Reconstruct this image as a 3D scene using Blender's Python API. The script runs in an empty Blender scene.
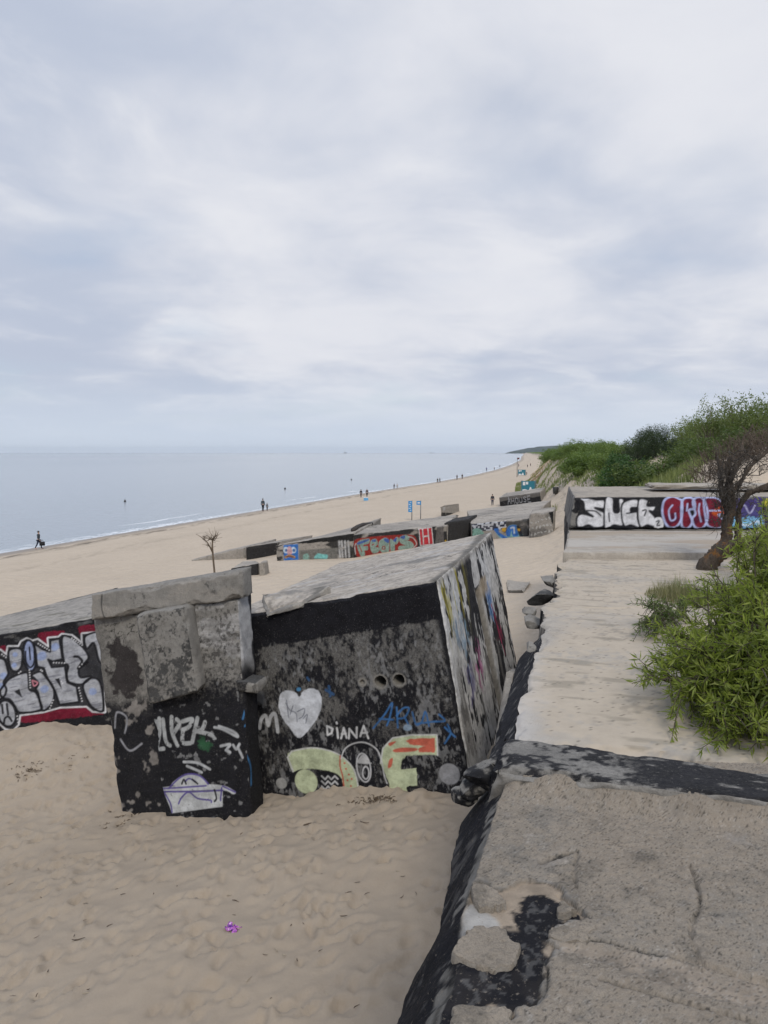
import bpy, bmesh, math, random
import numpy as np
from mathutils import Vector, Matrix

random.seed(11)
RS = np.random.RandomState(5)
sc = bpy.context.scene
COL = sc.collection

# ------------------------------------------------------------------ survey
# Points were measured on the photograph and turned into metres with these
# helpers (camera 8.6 m above the sea, pitched 4.8 degrees down).
FPX, PITCH, CZ = 710.0, math.radians(4.8), 8.6
FW = np.array([0, math.cos(PITCH), -math.sin(PITCH)])
UP = np.array([0, math.sin(PITCH), math.cos(PITCH)])
RT = np.array([1.0, 0, 0])
CAM = np.array([0, 0, CZ])


def ray(x, y):
    return RT * (x - 384) / FPX + UP * (512 - y) / FPX + FW


def PZ(x, y, z):                       # measured point at a known height
    r = ray(x, y)
    return CAM + r * (z - CZ) / r[2]


def PY(x, y, Y):                       # measured point at a known distance
    r = ray(x, y)
    return CAM + r * Y / r[1]


# ------------------------------------------------------------------ noise
def _h(ix, iy, iz, s):
    n = (ix.astype(np.int64) * 374761393 + iy.astype(np.int64) * 668265263
         + iz.astype(np.int64) * 2147483647 + s * 974711) & 0xFFFFFFFF
    n = ((n ^ (n >> 13)) * 1274126177) & 0xFFFFFFFF
    n = ((n ^ (n >> 16)) * 2246822519) & 0xFFFFFFFF
    return ((n ^ (n >> 15)) & 0xFFFFFF) / float(0xFFFFFF)


def vn(p, s=0):
    p = np.asarray(p, float)
    i = np.floor(p).astype(np.int64)
    f = p - i
    f = f * f * (3 - 2 * f)
    r = 0
    for dx in (0, 1):
        for dy in (0, 1):
            for dz in (0, 1):
                w = (f[:, 0] if dx else 1 - f[:, 0]) * (f[:, 1] if dy else 1 - f[:, 1]) * (f[:, 2] if dz else 1 - f[:, 2])
                r = r + w * _h(i[:, 0] + dx, i[:, 1] + dy, i[:, 2] + dz, s)
    return r


def fbm(p, octv=4, s=0, gain=.5):
    p = np.asarray(p, float)
    a, t, r = 1.0, 0, 0
    for k in range(octv):
        r = r + a * vn(p * 2 ** k + 17.3 * k, s + k)
        t += a
        a *= gain
    return r / t


def sst(a, b, x):
    t = np.clip((x - a) / (b - a), 0, 1)
    return t * t * (3 - 2 * t)


# ------------------------------------------------------------------ terrain
WY = [-300, -100, 0, 61, 106, 137, 172, 200, 260, 348, 486, 806, 1500, 3000, 6000, 14000]
WX = [-146.5, -83.4, -51.9, -32.7, -18.5, -8.7, 2.8, 12.8, 31, 54, 86, 154, 289, 588, 1150, 2700]


def Xw(Y):
    return np.interp(Y, WY, WX)


def off(X, Y):                          # metres inland from the waterline
    return (X - Xw(Y)) * .9537


def base_h(w):
    return np.interp(w, [-3000, -200, -60, -11, 0, 9, 24, 34, 39, 42, 43.8, 46.8, 49.5, 54, 70],
                     [-6, -5, -3, -.8, 0, .5, 1.3, 1.85, 2.2, 2.55, 2.85, 3.3, 3.62, 4.0, 4.4])


def foot(Y):
    return np.interp(Y, [-50, 24, 40, 60, 100, 157, 300, 1000, 8000], [47, 47, 46, 44, 38, 31, 31, 29, 29])


def height(X, Y, fine=True):
    X = np.asarray(X, float)
    Y = np.asarray(Y, float)
    w = off(X, Y)
    b = base_h(w)
    q = np.stack([X, Y, 0 * X], -1).reshape(-1, 3)
    n1 = (fbm(q * .12, 3, 3).reshape(X.shape) - .5)
    n2 = (fbm(q * .5, 3, 9).reshape(X.shape) - .5)
    cr = np.interp(Y, [0, 24, 60, 150, 400], [8.8, 8.8, 8.3, 7.4, 7.0]) + 2.2 * n1
    t = sst(0, 1, (w - foot(Y) - 2.0 * n2) / np.interp(Y, [0, 45, 90], [9.5, 9.5, 6.5]))
    zb = b * (1 - t) + cr * t
    # fort terrace: sand banked level with the roof on the landward side
    tf = sst(48.95, 49.7, w)
    zf = b * (1 - tf) + 6.28 * tf + .9 * sst(53, 62, w)
    m = sst(23.2, 26.5, Y)
    z = zf * (1 - m) + zb * m
    z = z + .10 * n1 * sst(2, 20, w) * 4 * np.clip(1 - t, 0.2, 1) * sst(14, 34, np.hypot(X, Y))
    z = z + .85 * np.exp(-((X + 7.3) ** 2 + ((Y - 14.6) * 1.0) ** 2) / 5.0)
    return z


def G(x, y, it=60):                     # measured point on the sand
    r = ray(x, y)
    lo, hi = 1.0, 6000.0
    t = np.geomspace(2, 6000, 700)
    P = CAM + np.outer(t, r)
    d = P[:, 2] - height(P[:, 0], P[:, 1])
    k = np.argmax(d < 0)
    lo, hi = t[k - 1], t[k]
    for _ in range(30):
        m = (lo + hi) / 2
        p = CAM + r * m
        if p[2] - height(p[:1], p[1:2])[0] < 0:
            hi = m
        else:
            lo = m
    return CAM + r * hi


def Hz(x, y):
    return float(height(np.array([x]), np.array([y]))[0])


# ------------------------------------------------------------------ objects
def tag(o, label=None, cat=None, group=None, kind=None):
    if label: o['label'] = label
    if cat: o['category'] = cat
    if group: o['group'] = group
    if kind: o['kind'] = kind
    return o


def empty(name, loc, label, cat, group=None, rz=0):
    o = bpy.data.objects.new(name, None)
    o.empty_display_size = .1
    o.location = loc
    o.rotation_euler = (0, 0, rz)
    COL.objects.link(o)
    return tag(o, label, cat, group)


def raw_mesh(name, V, F, mat, smooth=True, cols=None, floats=None):
    me = bpy.data.meshes.new(name)
    V = np.asarray(V, np.float32)
    if isinstance(F, np.ndarray):
        k = F.shape[1]
        me.vertices.add(len(V))
        me.vertices.foreach_set('co', V.ravel())
        me.loops.add(F.size)
        me.loops.foreach_set('vertex_index', F.ravel().astype(np.int32))
        me.polygons.add(len(F))
        me.polygons.foreach_set('loop_start', (np.arange(len(F)) * k).astype(np.int32))
        me.polygons.foreach_set('loop_total', np.full(len(F), k, np.int32))
        me.update(calc_edges=True)
        me.validate()
    else:
        me.from_pydata([tuple(v) for v in V], [], F)
    if cols is not None:
        a = me.color_attributes.new('paint', 'FLOAT_COLOR', 'POINT')
        a.data.foreach_set('color', np.asarray(cols, np.float32).ravel())
    for k, v in (floats or {}).items():
        a = me.attributes.new(k, 'FLOAT', 'POINT')
        a.data.foreach_set('value', np.asarray(v, np.float32).ravel())
    if smooth:
        me.polygons.foreach_set('use_smooth', np.ones(len(me.polygons), bool))
    if mat: me.materials.append(mat)
    return me


def link(name, me, parent=None, loc=None):
    o = bpy.data.objects.new(name, me)
    COL.objects.link(o)
    if parent: o.parent = parent
    if loc is not None: o.location = loc
    return o


# ------------------------------------------------------------------ materials
class NT:
    def __init__(s, name):
        s.m = bpy.data.materials.new(name)
        s.m.use_nodes = True
        s.t = s.m.node_tree
        s.t.nodes.clear()
        s.out = s.t.nodes.new('ShaderNodeOutputMaterial')
        s.b = s.t.nodes.new('ShaderNodeBsdfPrincipled')
        s.t.links.new(s.b.outputs[0], s.out.inputs[0])

    def n(s, typ, **kw):
        x = s.t.nodes.new(typ)
        for k, v in kw.items():
            if k.startswith('i_'):
                key = k[2:]
                x.inputs[int(key) if key.isdigit() else key.replace('_', ' ')].default_value = v
            else:
                setattr(x, k, v)
        return x

    def l(s, a, b):
        s.t.links.new(a, b)

    def pos(s, scale=(1, 1, 1)):
        tc = s.n('ShaderNodeNewGeometry')
        mp = s.n('ShaderNodeMapping')
        mp.inputs['Scale'].default_value = scale
        s.l(tc.outputs['Position'], mp.inputs[0])
        return mp.outputs[0]

    def noise(s, vec, scale, det=4, rough=.55, dist=0):
        x = s.n('ShaderNodeTexNoise')
        x.inputs['Scale'].default_value = scale
        x.inputs['Detail'].default_value = det
        x.inputs['Roughness'].default_value = rough
        x.inputs['Distortion'].default_value = dist
        s.l(vec, x.inputs['Vector'])
        return x.outputs['Fac']

    def ramp(s, fac, a, b, c0=(0, 0, 0, 1), c1=(1, 1, 1, 1)):
        x = s.n('ShaderNodeValToRGB')
        x.color_ramp.elements[0].position = a
        x.color_ramp.elements[1].position = b
        x.color_ramp.elements[0].color = c0
        x.color_ramp.elements[1].color = c1
        s.l(fac, x.inputs[0])
        return x.outputs[0]

    def mix(s, fac, a, b, mode='MIX'):
        x = s.n('ShaderNodeMix', data_type='RGBA', blend_type=mode)
        for sock, v in ((x.inputs[0], fac), (x.inputs[6], a), (x.inputs[7], b)):
            if isinstance(v, (int, float)):
                sock.default_value = v
            elif isinstance(v, tuple):
                sock.default_value = v if len(v) == 4 else v + (1,)
            else:
                s.l(v, sock)
        return x.outputs[2]

    def math(s, op, a, b=0.0, clamp=False):
        x = s.n('ShaderNodeMath', operation=op, use_clamp=clamp)
        for sock, v in ((x.inputs[0], a), (x.inputs[1], b)):
            if isinstance(v, (int, float)):
                sock.default_value = v
            else:
                s.l(v, sock)
        return x.outputs[0]

    def bump(s, h, strength, dist, prev=None):
        x = s.n('ShaderNodeBump')
        x.inputs['Strength'].default_value = strength
        x.inputs['Distance'].default_value = dist
        s.l(h, x.inputs['Height'])
        if prev is not None: s.l(prev, x.inputs['Normal'])
        return x.outputs[0]


def simple(name, c, rough=.8, var=.25, scale=8, metal=0):
    t = NT(name)
    f = t.noise(t.pos(), scale, 5)
    c0 = tuple(x * (1 - var) for x in c) + (1,)
    c1 = tuple(min(1, x * (1 + var)) for x in c) + (1,)
    t.l(t.ramp(f, .3, .7, c0, c1), t.b.inputs['Base Color'])
    t.b.inputs['Roughness'].default_value = rough
    t.b.inputs['Metallic'].default_value = metal
    t.l(t.bump(f, .25, .02), t.b.inputs['Normal'])
    return t.m


def concrete(name, c=(.25, .235, .21), grain=60, bumpd=.006, streak=.35, speck=.5, fray=2.2, tone=.66):
    """weathered concrete; the 'paint' colour attribute is coating on top (alpha = cover)"""
    t = NT(name)
    p = t.pos()
    big = t.noise(p, .9, 6, .6)
    mid = t.noise(p, 6, 6, .62)
    fine = t.noise(p, grain, 4, .7)
    st = t.noise(t.pos((7, 7, .7)), 1.5, 4, .6)
    col = t.mix(t.ramp(big, .3, .7), tuple(x * .72 for x in c), tuple(min(1, x * 1.2) for x in c))
    col = t.mix(t.ramp(mid, .42, .62), col, tuple(x * 1.3 for x in c))
    pit = t.noise(p, grain * .33, 5, .75)
    col = t.mix(t.math('MULTIPLY', t.ramp(pit, .56, .64), .55), col, tuple(x * .4 for x in c))
    col = t.mix(t.math('MULTIPLY', t.ramp(st, .5, .75), streak), col, tuple(x * .45 for x in c))
    col = t.mix(t.math('MULTIPLY', t.ramp(fine, .49, .585), speck), col, tuple(x * .42 for x in c))
    col = t.mix(t.math('MULTIPLY', t.ramp(fine, .45, .30), speck * .6), col, tuple(min(1, x * 1.6) for x in c))
    at = t.n('ShaderNodeAttribute', attribute_name='paint')
    al = at.outputs['Alpha']
    half = t.math('MULTIPLY', t.math('MULTIPLY', al, t.math('SUBTRACT', 1.0, al)), 4.0)
    wear = t.math('MULTIPLY', t.math('SUBTRACT', t.noise(p, 38, 6, .75), .5), fray)
    a = t.math('ADD', al, t.math('MULTIPLY', wear, half), True)
    pits = t.ramp(t.noise(p, 55, 5, .75), .60, .66)
    a = t.math('MULTIPLY', a, t.math('SUBTRACT', 1.0, t.math('MULTIPLY', pits, .55)))
    pc = t.mix(t.ramp(mid, .40, .62), at.outputs['Color'], t.mix(1.0, at.outputs['Color'], (tone, tone, tone), 'MULTIPLY'))
    col = t.mix(a, col, pc)
    t.l(col, t.b.inputs['Base Color'])
    rg = t.math('SUBTRACT', .95, t.math('MULTIPLY', a, .25))
    t.l(rg, t.b.inputs['Roughness'])
    t.b.inputs['Specular IOR Level'].default_value = .10
    b1 = t.bump(mid, .5, bumpd * 4)
    b2 = t.bump(t.math('ADD', fine, t.math('MULTIPLY', pit, 1.5)), .8, bumpd, b1)
    t.l(b2, t.b.inputs['Normal'])
    return t.m


M = {}
M['conc'] = concrete('weathered_concrete', (.182, .173, .158))
M['conc_pale'] = concrete('pale_weathered_concrete', (.29, .262, .225))
M['conc_grey'] = concrete('grey_weathered_concrete', (.17, .162, .15))
M['conc_walk'] = concrete('dusty_flat_concrete', (.30, .272, .235), bumpd=.0012, streak=0, speck=.6, fray=.35, tone=.90)
M['conc_far'] = concrete('distant_concrete', (.25, .23, .205), grain=12, bumpd=.02)
M['render'] = concrete('exposed_aggregate_concrete', (.188, .163, .132), grain=95, bumpd=.006, streak=.12, speck=.85)


# ------------------------------------------------------------------ painting a surface
def catmull(pts, closed=True, n=6):
    P = np.asarray(pts, float)
    m = len(P)
    out = []
    for i in range(m if closed else m - 1):
        if closed:
            a, b, c, d = P[(i - 1) % m], P[i], P[(i + 1) % m], P[(i + 2) % m]
        else:
            a, b, c, d = P[max(i - 1, 0)], P[i], P[i + 1], P[min(i + 2, m - 1)]
        for k in range(n):
            t = k / n
            out.append(.5 * (2 * b + (c - a) * t + (2 * a - 5 * b + 4 * c - d) * t * t + (3 * b - a - 3 * c + d) * t ** 3))
    if not closed: out.append(P[-1])
    return np.array(out)


def seg_dist(U, P, closed):
    d = np.full(len(U), 1e9)
    m = len(P)
    for i in range(m if closed else m - 1):
        a, b = P[i], P[(i + 1) % m]
        ab = b - a
        L = ab @ ab + 1e-12
        t = np.clip(((U - a) @ ab) / L, 0, 1)
        q = U - a - t[:, None] * ab
        d = np.minimum(d, np.einsum('ij,ij->i', q, q))
    return np.sqrt(d)


def inside(U, P):
    r = np.zeros(len(U), bool)
    m = len(P)
    for i in range(m):
        a, b = P[i], P[(i + 1) % m]
        if a[1] == b[1]: continue
        c = ((a[1] > U[:, 1]) != (b[1] > U[:, 1]))
        r ^= c & (U[:, 0] < (b[0] - a[0]) * (U[:, 1] - a[1]) / (b[1] - a[1]) + a[0])
    return r


class Paint:
    """colours the vertices of one wall face; u,v are metres on the face"""
    def __init__(s, uv, res, conv=None, seed=0, P3=None):
        s.uv, s.res, s.conv, s.seed = uv, res, conv, seed
        s.rgb = np.zeros((len(uv), 3))
        s.a = np.zeros(len(uv))
        s.u, s.v = uv[:, 0], uv[:, 1]

    def nz(s, su, sv=None, octv=4, k=0):
        sv = sv or su
        return fbm(np.stack([s.u * su, s.v * sv, 0 * s.u + 3.7 * k], -1), octv, s.seed + k * 7)

    def put(s, m, col, wear=0, scale=14):
        m = np.clip(m, 0, 1)
        if wear:
            n = .55 * s.nz(scale, None, 4, 11) + .45 * s.nz(scale * 3.2, None, 3, 12)
            m = m * sst(wear * .5 + .12 - .05, wear * .5 + .12 + .08, n)
        col = np.asarray(col, float)
        a2 = m + s.a * (1 - m)
        s.rgb = np.where((a2 > 1e-6)[:, None], (col * m[:, None] + s.rgb * (s.a * (1 - m))[:, None]) / np.maximum(a2, 1e-6)[:, None], s.rgb)
        s.a = a2

    def cracks(s, sc_, width, m=1.0, k=30, col=(.03, .028, .026)):
        a = s.nz(sc_, sc_, 5, k)
        b = s.nz(sc_ * .45, sc_ * .45, 3, k + 1)
        line = sst(width, width * .4, np.abs(a - .5)) * sst(.46, .54, b)
        s.put(line * m * .85, col)

    def strip(s, m):                      # back to bare concrete
        s.a = s.a * (1 - np.clip(m, 0, 1))

    def pts(s, p):
        return np.array([s.conv(*q) for q in p]) if s.conv else np.asarray(p, float)

    def _box(s, P, pad):
        return ((s.u > P[:, 0].min() - pad) & (s.u < P[:, 0].max() + pad) & (s.v > P[:, 1].min() - pad) & (s.v < P[:, 1].max() + pad))

    def poly(s, p, col, wear=0, smooth=True, grow=0, wob=0, raw=False):
        P = np.asarray(p, float) if raw else s.pts(p)
        if smooth: P = catmull(P)
        bx = s._box(P, s.res * 3 + abs(grow) + wob)
        idx = np.where(bx)[0]
        if not len(idx): return
        U = s.uv[idx]
        d = seg_dist(U, P, True)
        d = np.where(inside(U, P), -d, d) - grow
        if wob: d = d + wob * (fbm(np.stack([U[:, 0] * 25, U[:, 1] * 25, 0 * U[:, 0]], -1), 3, s.seed) - .5) * 2
        m = np.zeros(len(s.u))
        m[idx] = (1 - sst(-s.res * .7, s.res * .9, d)) * .96
        s.put(m, col, max(wear, .14))

    def line(s, p, w, col, wear=0, smooth=True, closed=False, raw=False):
        P = np.asarray(p, float) if raw else s.pts(p)
        if smooth and len(P) > 2: P = catmull(P, closed)
        bx = s._box(P, s.res * 3 + w)
        idx = np.where(bx)[0]
        if not len(idx): return
        d = seg_dist(s.uv[idx], P, closed) - w / 2
        m = np.zeros(len(s.u))
        m[idx] = (1 - sst(-s.res * .7, s.res * .9, d)) * .96
        s.put(m, col, max(wear, .14))

    def disc(s, c, rx, ry, col, wear=0, rot=0):
        c = s.pts([c])[0]
        t = np.linspace(0, 2 * math.pi, 20, endpoint=False)
        x, y = np.cos(t) * rx, np.sin(t) * ry
        P = np.stack([c[0] + x * math.cos(rot) - y * math.sin(rot), c[1] + x * math.sin(rot) + y * math.cos(rot)], -1)
        s.poly(P, col, wear, raw=True)


BLACK = (.012, .012, .015)
WHITE = (.68, .68, .70)


# ------------------------------------------------------------------ six sided broken concrete blocks
FACES = {'front': (0, 1, 5, 4), 'right': (1, 2, 6, 5), 'back': (2, 3, 7, 6), 'left': (3, 0, 4, 7),
         'top': (4, 5, 6, 7), 'bottom': (3, 2, 1, 0)}
# corners: 0 front-bottom-left 1 front-bottom-right 2 back-bottom-right 3 back-bottom-left, 4..7 the same above


def block(name, C8, mat, res=.05, chip=.05, rough=.01, fine=None, paint=None, parent=None, seed=1, base=None, hook=None, loc0=None, chipf=3.0):
    C8 = np.asarray(C8, float)
    cen = C8.mean(0)
    fine = fine or {}
    allp, allc, quads, facs = [], [], [], []
    nrm = {}
    for f, ix in FACES.items():
        a, b, c, d = C8[list(ix)]
        n = np.cross(b - a, d - a) + np.cross(c - b, a - b)
        n /= np.linalg.norm(n) + 1e-9
        nrm[f] = (n, (a + b + c + d) / 4)
    edge_n = {}
    cnt = 0
    fixed = {}
    for f, ix in FACES.items():
        a, b, c, d = C8[list(ix)]
        r = fine.get(f, res)
        # welded edges need the same division: use per-edge counts
        def ne(p, q, pi, qi):
            k = (min(pi, qi), max(pi, qi))
            if k not in fixed:
                rr = min([fine.get(g, res) for g, jx in FACES.items() if pi in jx and qi in jx])
                fixed[k] = max(1, int(math.ceil(np.linalg.norm(p - q) / rr)))
            return fixed[k]
        nu = max(ne(a, b, ix[0], ix[1]), ne(d, c, ix[3], ix[2]))
        nv = max(ne(a, d, ix[0], ix[3]), ne(b, c, ix[1], ix[2]))
        s, t = np.meshgrid(np.linspace(0, 1, nu + 1), np.linspace(0, 1, nv + 1))
        s, t = s.ravel(), t.ravel()
        P = ((1 - s) * (1 - t))[:, None] * a + (s * (1 - t))[:, None] * b + (s * t)[:, None] * c + ((1 - s) * t)[:, None] * d
        n, o = nrm[f]
        eu = (b - a) / np.linalg.norm(b - a)
        ev = np.cross(n, eu)
        uv = np.stack([(P - a) @ eu, (P - a) @ ev], -1)
        de = np.minimum.reduce([s * np.linalg.norm(b - a), (1 - s) * np.linalg.norm(b - a), t * np.linalg.norm(d - a), (1 - t) * np.linalg.norm(d - a)])

        def conv(px, py, a=a, n=n, eu=eu, ev=ev):
            rr = ray(px, py)
            q = CAM + rr * (((a - CAM) @ n) / (rr @ n))
            return ((q - a) @ eu, (q - a) @ ev)
        pt = Paint(uv, r, conv, seed)
        if paint and f in paint: paint[f](pt)
        # neighbour normal at the nearest edge
        nb = [None] * 4
        side_edges = [(ix[0], ix[1]), (ix[1], ix[2]), (ix[2], ix[3]), (ix[3], ix[0])]
        for k, e in enumerate(side_edges):
            for g, jx in FACES.items():
                if g != f and e[0] in jx and e[1] in jx: nb[k] = nrm[g][0]
        dist4 = np.stack([t * np.linalg.norm(d - a), (1 - s) * np.linalg.norm(b - c * 0 - a), (1 - t) * np.linalg.norm(d - a), s * np.linalg.norm(b - a)], -1)
        near = dist4.argmin(1)
        NB = np.array(nb)[near]
        D = P.copy()
        cn = fbm(P * chipf, 4, seed + 40)
        amt = chip * (.15 + 1.7 * np.clip(cn - .32, 0, 1) ** 1.1 * 2)
        e = dist4.min(1)
        k = np.clip(1 - e / (amt * 1.6 + 1e-6), 0, 1)
        dirv = n + NB
        dirv /= np.linalg.norm(dirv, axis=1)[:, None]
        D -= dirv * (amt * k)[:, None]
        rn = (fbm(P * 2.2, 3, seed + 3) - .5) * 2 + .35 * (fbm(P * 14, 3, seed + 5) - .5) * 2
        inner = np.clip(e / (rough * 3 + 1e-6), 0, 1)
        D += n * (rough * rn * inner)[:, None]
        if hook: D = hook(f, P, D, uv, n, pt)
        base_i = cnt
        cnt += len(P)
        allp.append(D)
        allc.append(np.concatenate([pt.rgb, pt.a[:, None]], 1))
        i = np.arange(nv)[:, None] * (nu + 1) + np.arange(nu)[None]
        q = np.stack([i, i + 1, i + nu + 2, i + nu + 1], -1).reshape(-1, 4) + base_i
        quads.append(q)
    V = np.concatenate(allp)
    Cc = np.concatenate(allc)
    Q = np.concatenate(quads)
    _, fi, inv = np.unique(np.round(V, 4), axis=0, return_index=True, return_inverse=True)
    V, Cc, Q = V[fi], Cc[fi], inv.ravel()[Q]
    if loc0 is None:
        loc0 = np.array([V[:, 0].mean(), V[:, 1].mean(), V[:, 2].min()]) if parent is None else np.zeros(3)
    pl = np.array(parent.location) if parent is not None else np.zeros(3)
    me = raw_mesh(name, V - loc0 - pl, Q, mat, True, Cc)
    try:
        me.set_sharp_from_angle(angle=math.radians(50))
    except Exception:
        pass
    return link(name, me, parent, None if parent is not None else loc0)


def box8(fbl, fbr, up, back):
    """corners from front-bottom-left, front-bottom-right, an up vector and a back vector"""
    a, b, u, k = map(np.asarray, (fbl, fbr, up, back))
    return [a, b, b + k, a + k, a + u, b + u, b + k + u, a + k + u]


def six(a, b, da, db, back):
    k = np.asarray(back)
    return [a + da, b + db, b + db + k, a + da + k, a, b, b + k, a + k]


def top8(ftl, ftr, down, back):
    a, b, d, k = map(np.asarray, (ftl, ftr, down, back))
    return [a + d, b + d, b + d + k, a + d + k, a, b, b + k, a + k]


# ================================================================== SETTING
def sand_mat():
    t = NT('beach_sand')
    p = t.pos()
    big = t.noise(p, .22, 5, .6)
    mid = t.noise(p, 2.2, 6, .65)
    fine = t.noise(p, 220, 3, .7)
    c = t.mix(t.ramp(big, .3, .7), (.355, .285, .208), (.43, .348, .258))
    c = t.mix(t.math('MULTIPLY', t.ramp(mid, .45, .75), .5), c, (.272, .21, .152))
    c = t.mix(t.math('MULTIPLY', t.ramp(fine, .55, .75), .45), c, (.17, .14, .11))
    c = t.mix(t.math('MULTIPLY', t.ramp(fine, .42, .28), .35), c, (.6, .52, .42))
    nd = t.n('ShaderNodeAttribute', attribute_name='near_dark').outputs['Fac']  # near sand darkened in its colour, imitating lens vignetting
    c = t.mix(nd, c, t.mix(1.0, c, (.62, .612, .60), 'MULTIPLY'))
    wet = t.n('ShaderNodeAttribute', attribute_name='wet').outputs['Fac']
    wr = t.n('ShaderNodeAttribute', attribute_name='wrack').outputs['Fac']
    mp = t.pos((1, .25, 1))
    wf = t.math('MULTIPLY', wr, t.ramp(t.noise(mp, 1.3, 6, .7), .42, .6))
    c = t.mix(t.math('MULTIPLY', wet, .8), c, (.17, .13, .095))
    c = t.mix(wf, c, (.085, .065, .045))
    t.l(c, t.b.inputs['Base Color'])
    t.l(t.math('SUBTRACT', .95, t.math('MULTIPLY', wet, .5)), t.b.inputs['Roughness'])
    # trampled hollows beyond the finely modelled patch
    far = t.n('ShaderNodeAttribute', attribute_name='trample').outputs['Fac']
    tr = t.n('ShaderNodeTexVoronoi', feature='SMOOTH_F1', i_Scale=2.1)
    tr.inputs['Smoothness'].default_value = .8
    t.l(p, tr.inputs['Vector'])
    hh = t.math('MULTIPLY', t.math('ADD', tr.outputs['Distance'], t.math('MULTIPLY', mid, .8)), far)
    b = t.bump(hh, .8, .16)
    b = t.bump(t.noise(p, 30, 4, .6), .35, .012, b)
    b = t.bump(fine, .4, .003, b)
    t.l(b, t.b.inputs['Normal'])
    return t.m


M['sand'] = sand_mat()


def spaced(a, b, step):
    return list(np.arange(a, b, step))


def make_ground():
    Ys = spaced(-60, -6, 3) + spaced(-6, 3.6, .4) + spaced(3.6, 13.6, .045)
    y, st = 13.6, .06
    while y < 8000:
        Ys.append(y)
        st = min(st * 1.045, y * .022)
        y += st
    Ys.append(8200)
    Ws = [-400, -150, -60, -30] + spaced(-16, -4, 2) + spaced(-4, 6, .5) + spaced(6, 36, .9) + spaced(36, 49.8, .045)
    w, st = 49.8, .08
    while w < 2500:
        Ws.append(w)
        st *= 1.11
        w += st
    Ys, Ws = np.array(Ys), np.array(Ws)
    Yg, Wg = np.meshgrid(Ys, Ws, indexing='ij')
    X = Xw(Yg) + Wg / .9537
    Y = Yg.copy()
    Z = height(X.ravel(), Y.ravel()).reshape(X.shape)
    # footprints and wind hollows of the near sand
    m = sst(34, 40, Wg) * sst(49.6, 48.6, Wg) * sst(22, 14, Y) * sst(2.0, 3.6, Y)
    q = np.stack([X.ravel(), Y.ravel(), 0 * X.ravel()], -1)
    und = (fbm(q * 1.1, 3, 61) - .5).reshape(X.shape) * .16
    d = und * m
    rs = np.random.RandomState(3)
    for k in range(3300):
        cy = rs.uniform(3.5, 16)
        cw = rs.uniform(36, 48.9)
        cx = Xw(cy) + cw / .9537
        L, B = rs.uniform(.07, .16), rs.uniform(.04, .085)
        a = rs.normal(.9, .7)
        i0, i1 = np.searchsorted(Ys, [cy - .5, cy + .5])
        j0, j1 = np.searchsorted(Ws, [cw - .5, cw + .5])
        dx, dy = X[i0:i1, j0:j1] - cx, Y[i0:i1, j0:j1] - cy
        u = dx * math.cos(a) + dy * math.sin(a)
        v = -dx * math.sin(a) + dy * math.cos(a)
        r2 = (u / L) ** 2 + (v / B) ** 2
        dep = rs.uniform(.012, .055)
        d[i0:i1, j0:j1] += (-dep * np.exp(-r2 ** 1.4) + dep * .5 * np.exp(-(np.sqrt(r2) - 1.35) ** 2 * 6)) * m[i0:i1, j0:j1]
    d += (fbm(q * 7, 3, 8) - .5).reshape(X.shape) * .034 * m
    d += (np.abs(fbm(q * 2.6, 3, 18) - .5) * -1.0 + .1).reshape(X.shape) * .06 * m
    # sand drifted and scoured along the foot of the fallen blocks
    foot_l = np.array([PZ(118, 803, 2.6)[:2], PZ(255, 806, 2.6)[:2], PZ(268, 796, 2.85)[:2], PZ(452, 799, 3.3)[:2]])
    near_f = np.exp(-(seg_dist(q[:, :2], foot_l, False) / .34) ** 2).reshape(X.shape)
    d += near_f * (.34 * (fbm(q * 2.2, 4, 28) - .42)).reshape(X.shape) * m
    Z = Z + d
    # drift of sand against the tilted blocks
    ny, nw = len(Ys), len(Ws)
    i = np.arange(ny - 1)[:, None] * nw + np.arange(nw - 1)[None]
    F = np.stack([i, i + nw, i + nw + 1, i + 1], -1).reshape(-1, 4)[:, ::-1]
    Wf = Wg.ravel() + (fbm(q * .25, 3, 77) - .5) * 2.2
    wet = sst(3.2, 1.2, Wf) * sst(-60, -20, Wf)
    wrack = np.exp(-((Wf - 3.6) / .9) ** 2) * .9 + .35 * np.exp(-((Wf - 11) / .5) ** 2)
    tram = sst(12, 20, np.hypot(X, Y)).ravel() * sst(3, 8, Wg).ravel()
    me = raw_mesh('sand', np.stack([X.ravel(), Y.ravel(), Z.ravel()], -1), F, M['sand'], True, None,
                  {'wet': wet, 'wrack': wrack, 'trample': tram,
                   'near_dark': (sst(24, 11, np.hypot(X, Y)).ravel() + .5 * (fbm(q * .3, 4, 91) - .5) * sst(40, 25, np.hypot(X, Y)).ravel()).clip(0, 1)})  # vignette darkening painted by distance from the viewpoint, with patchy noise
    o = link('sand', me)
    tag(o, kind='structure')


make_ground()


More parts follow.
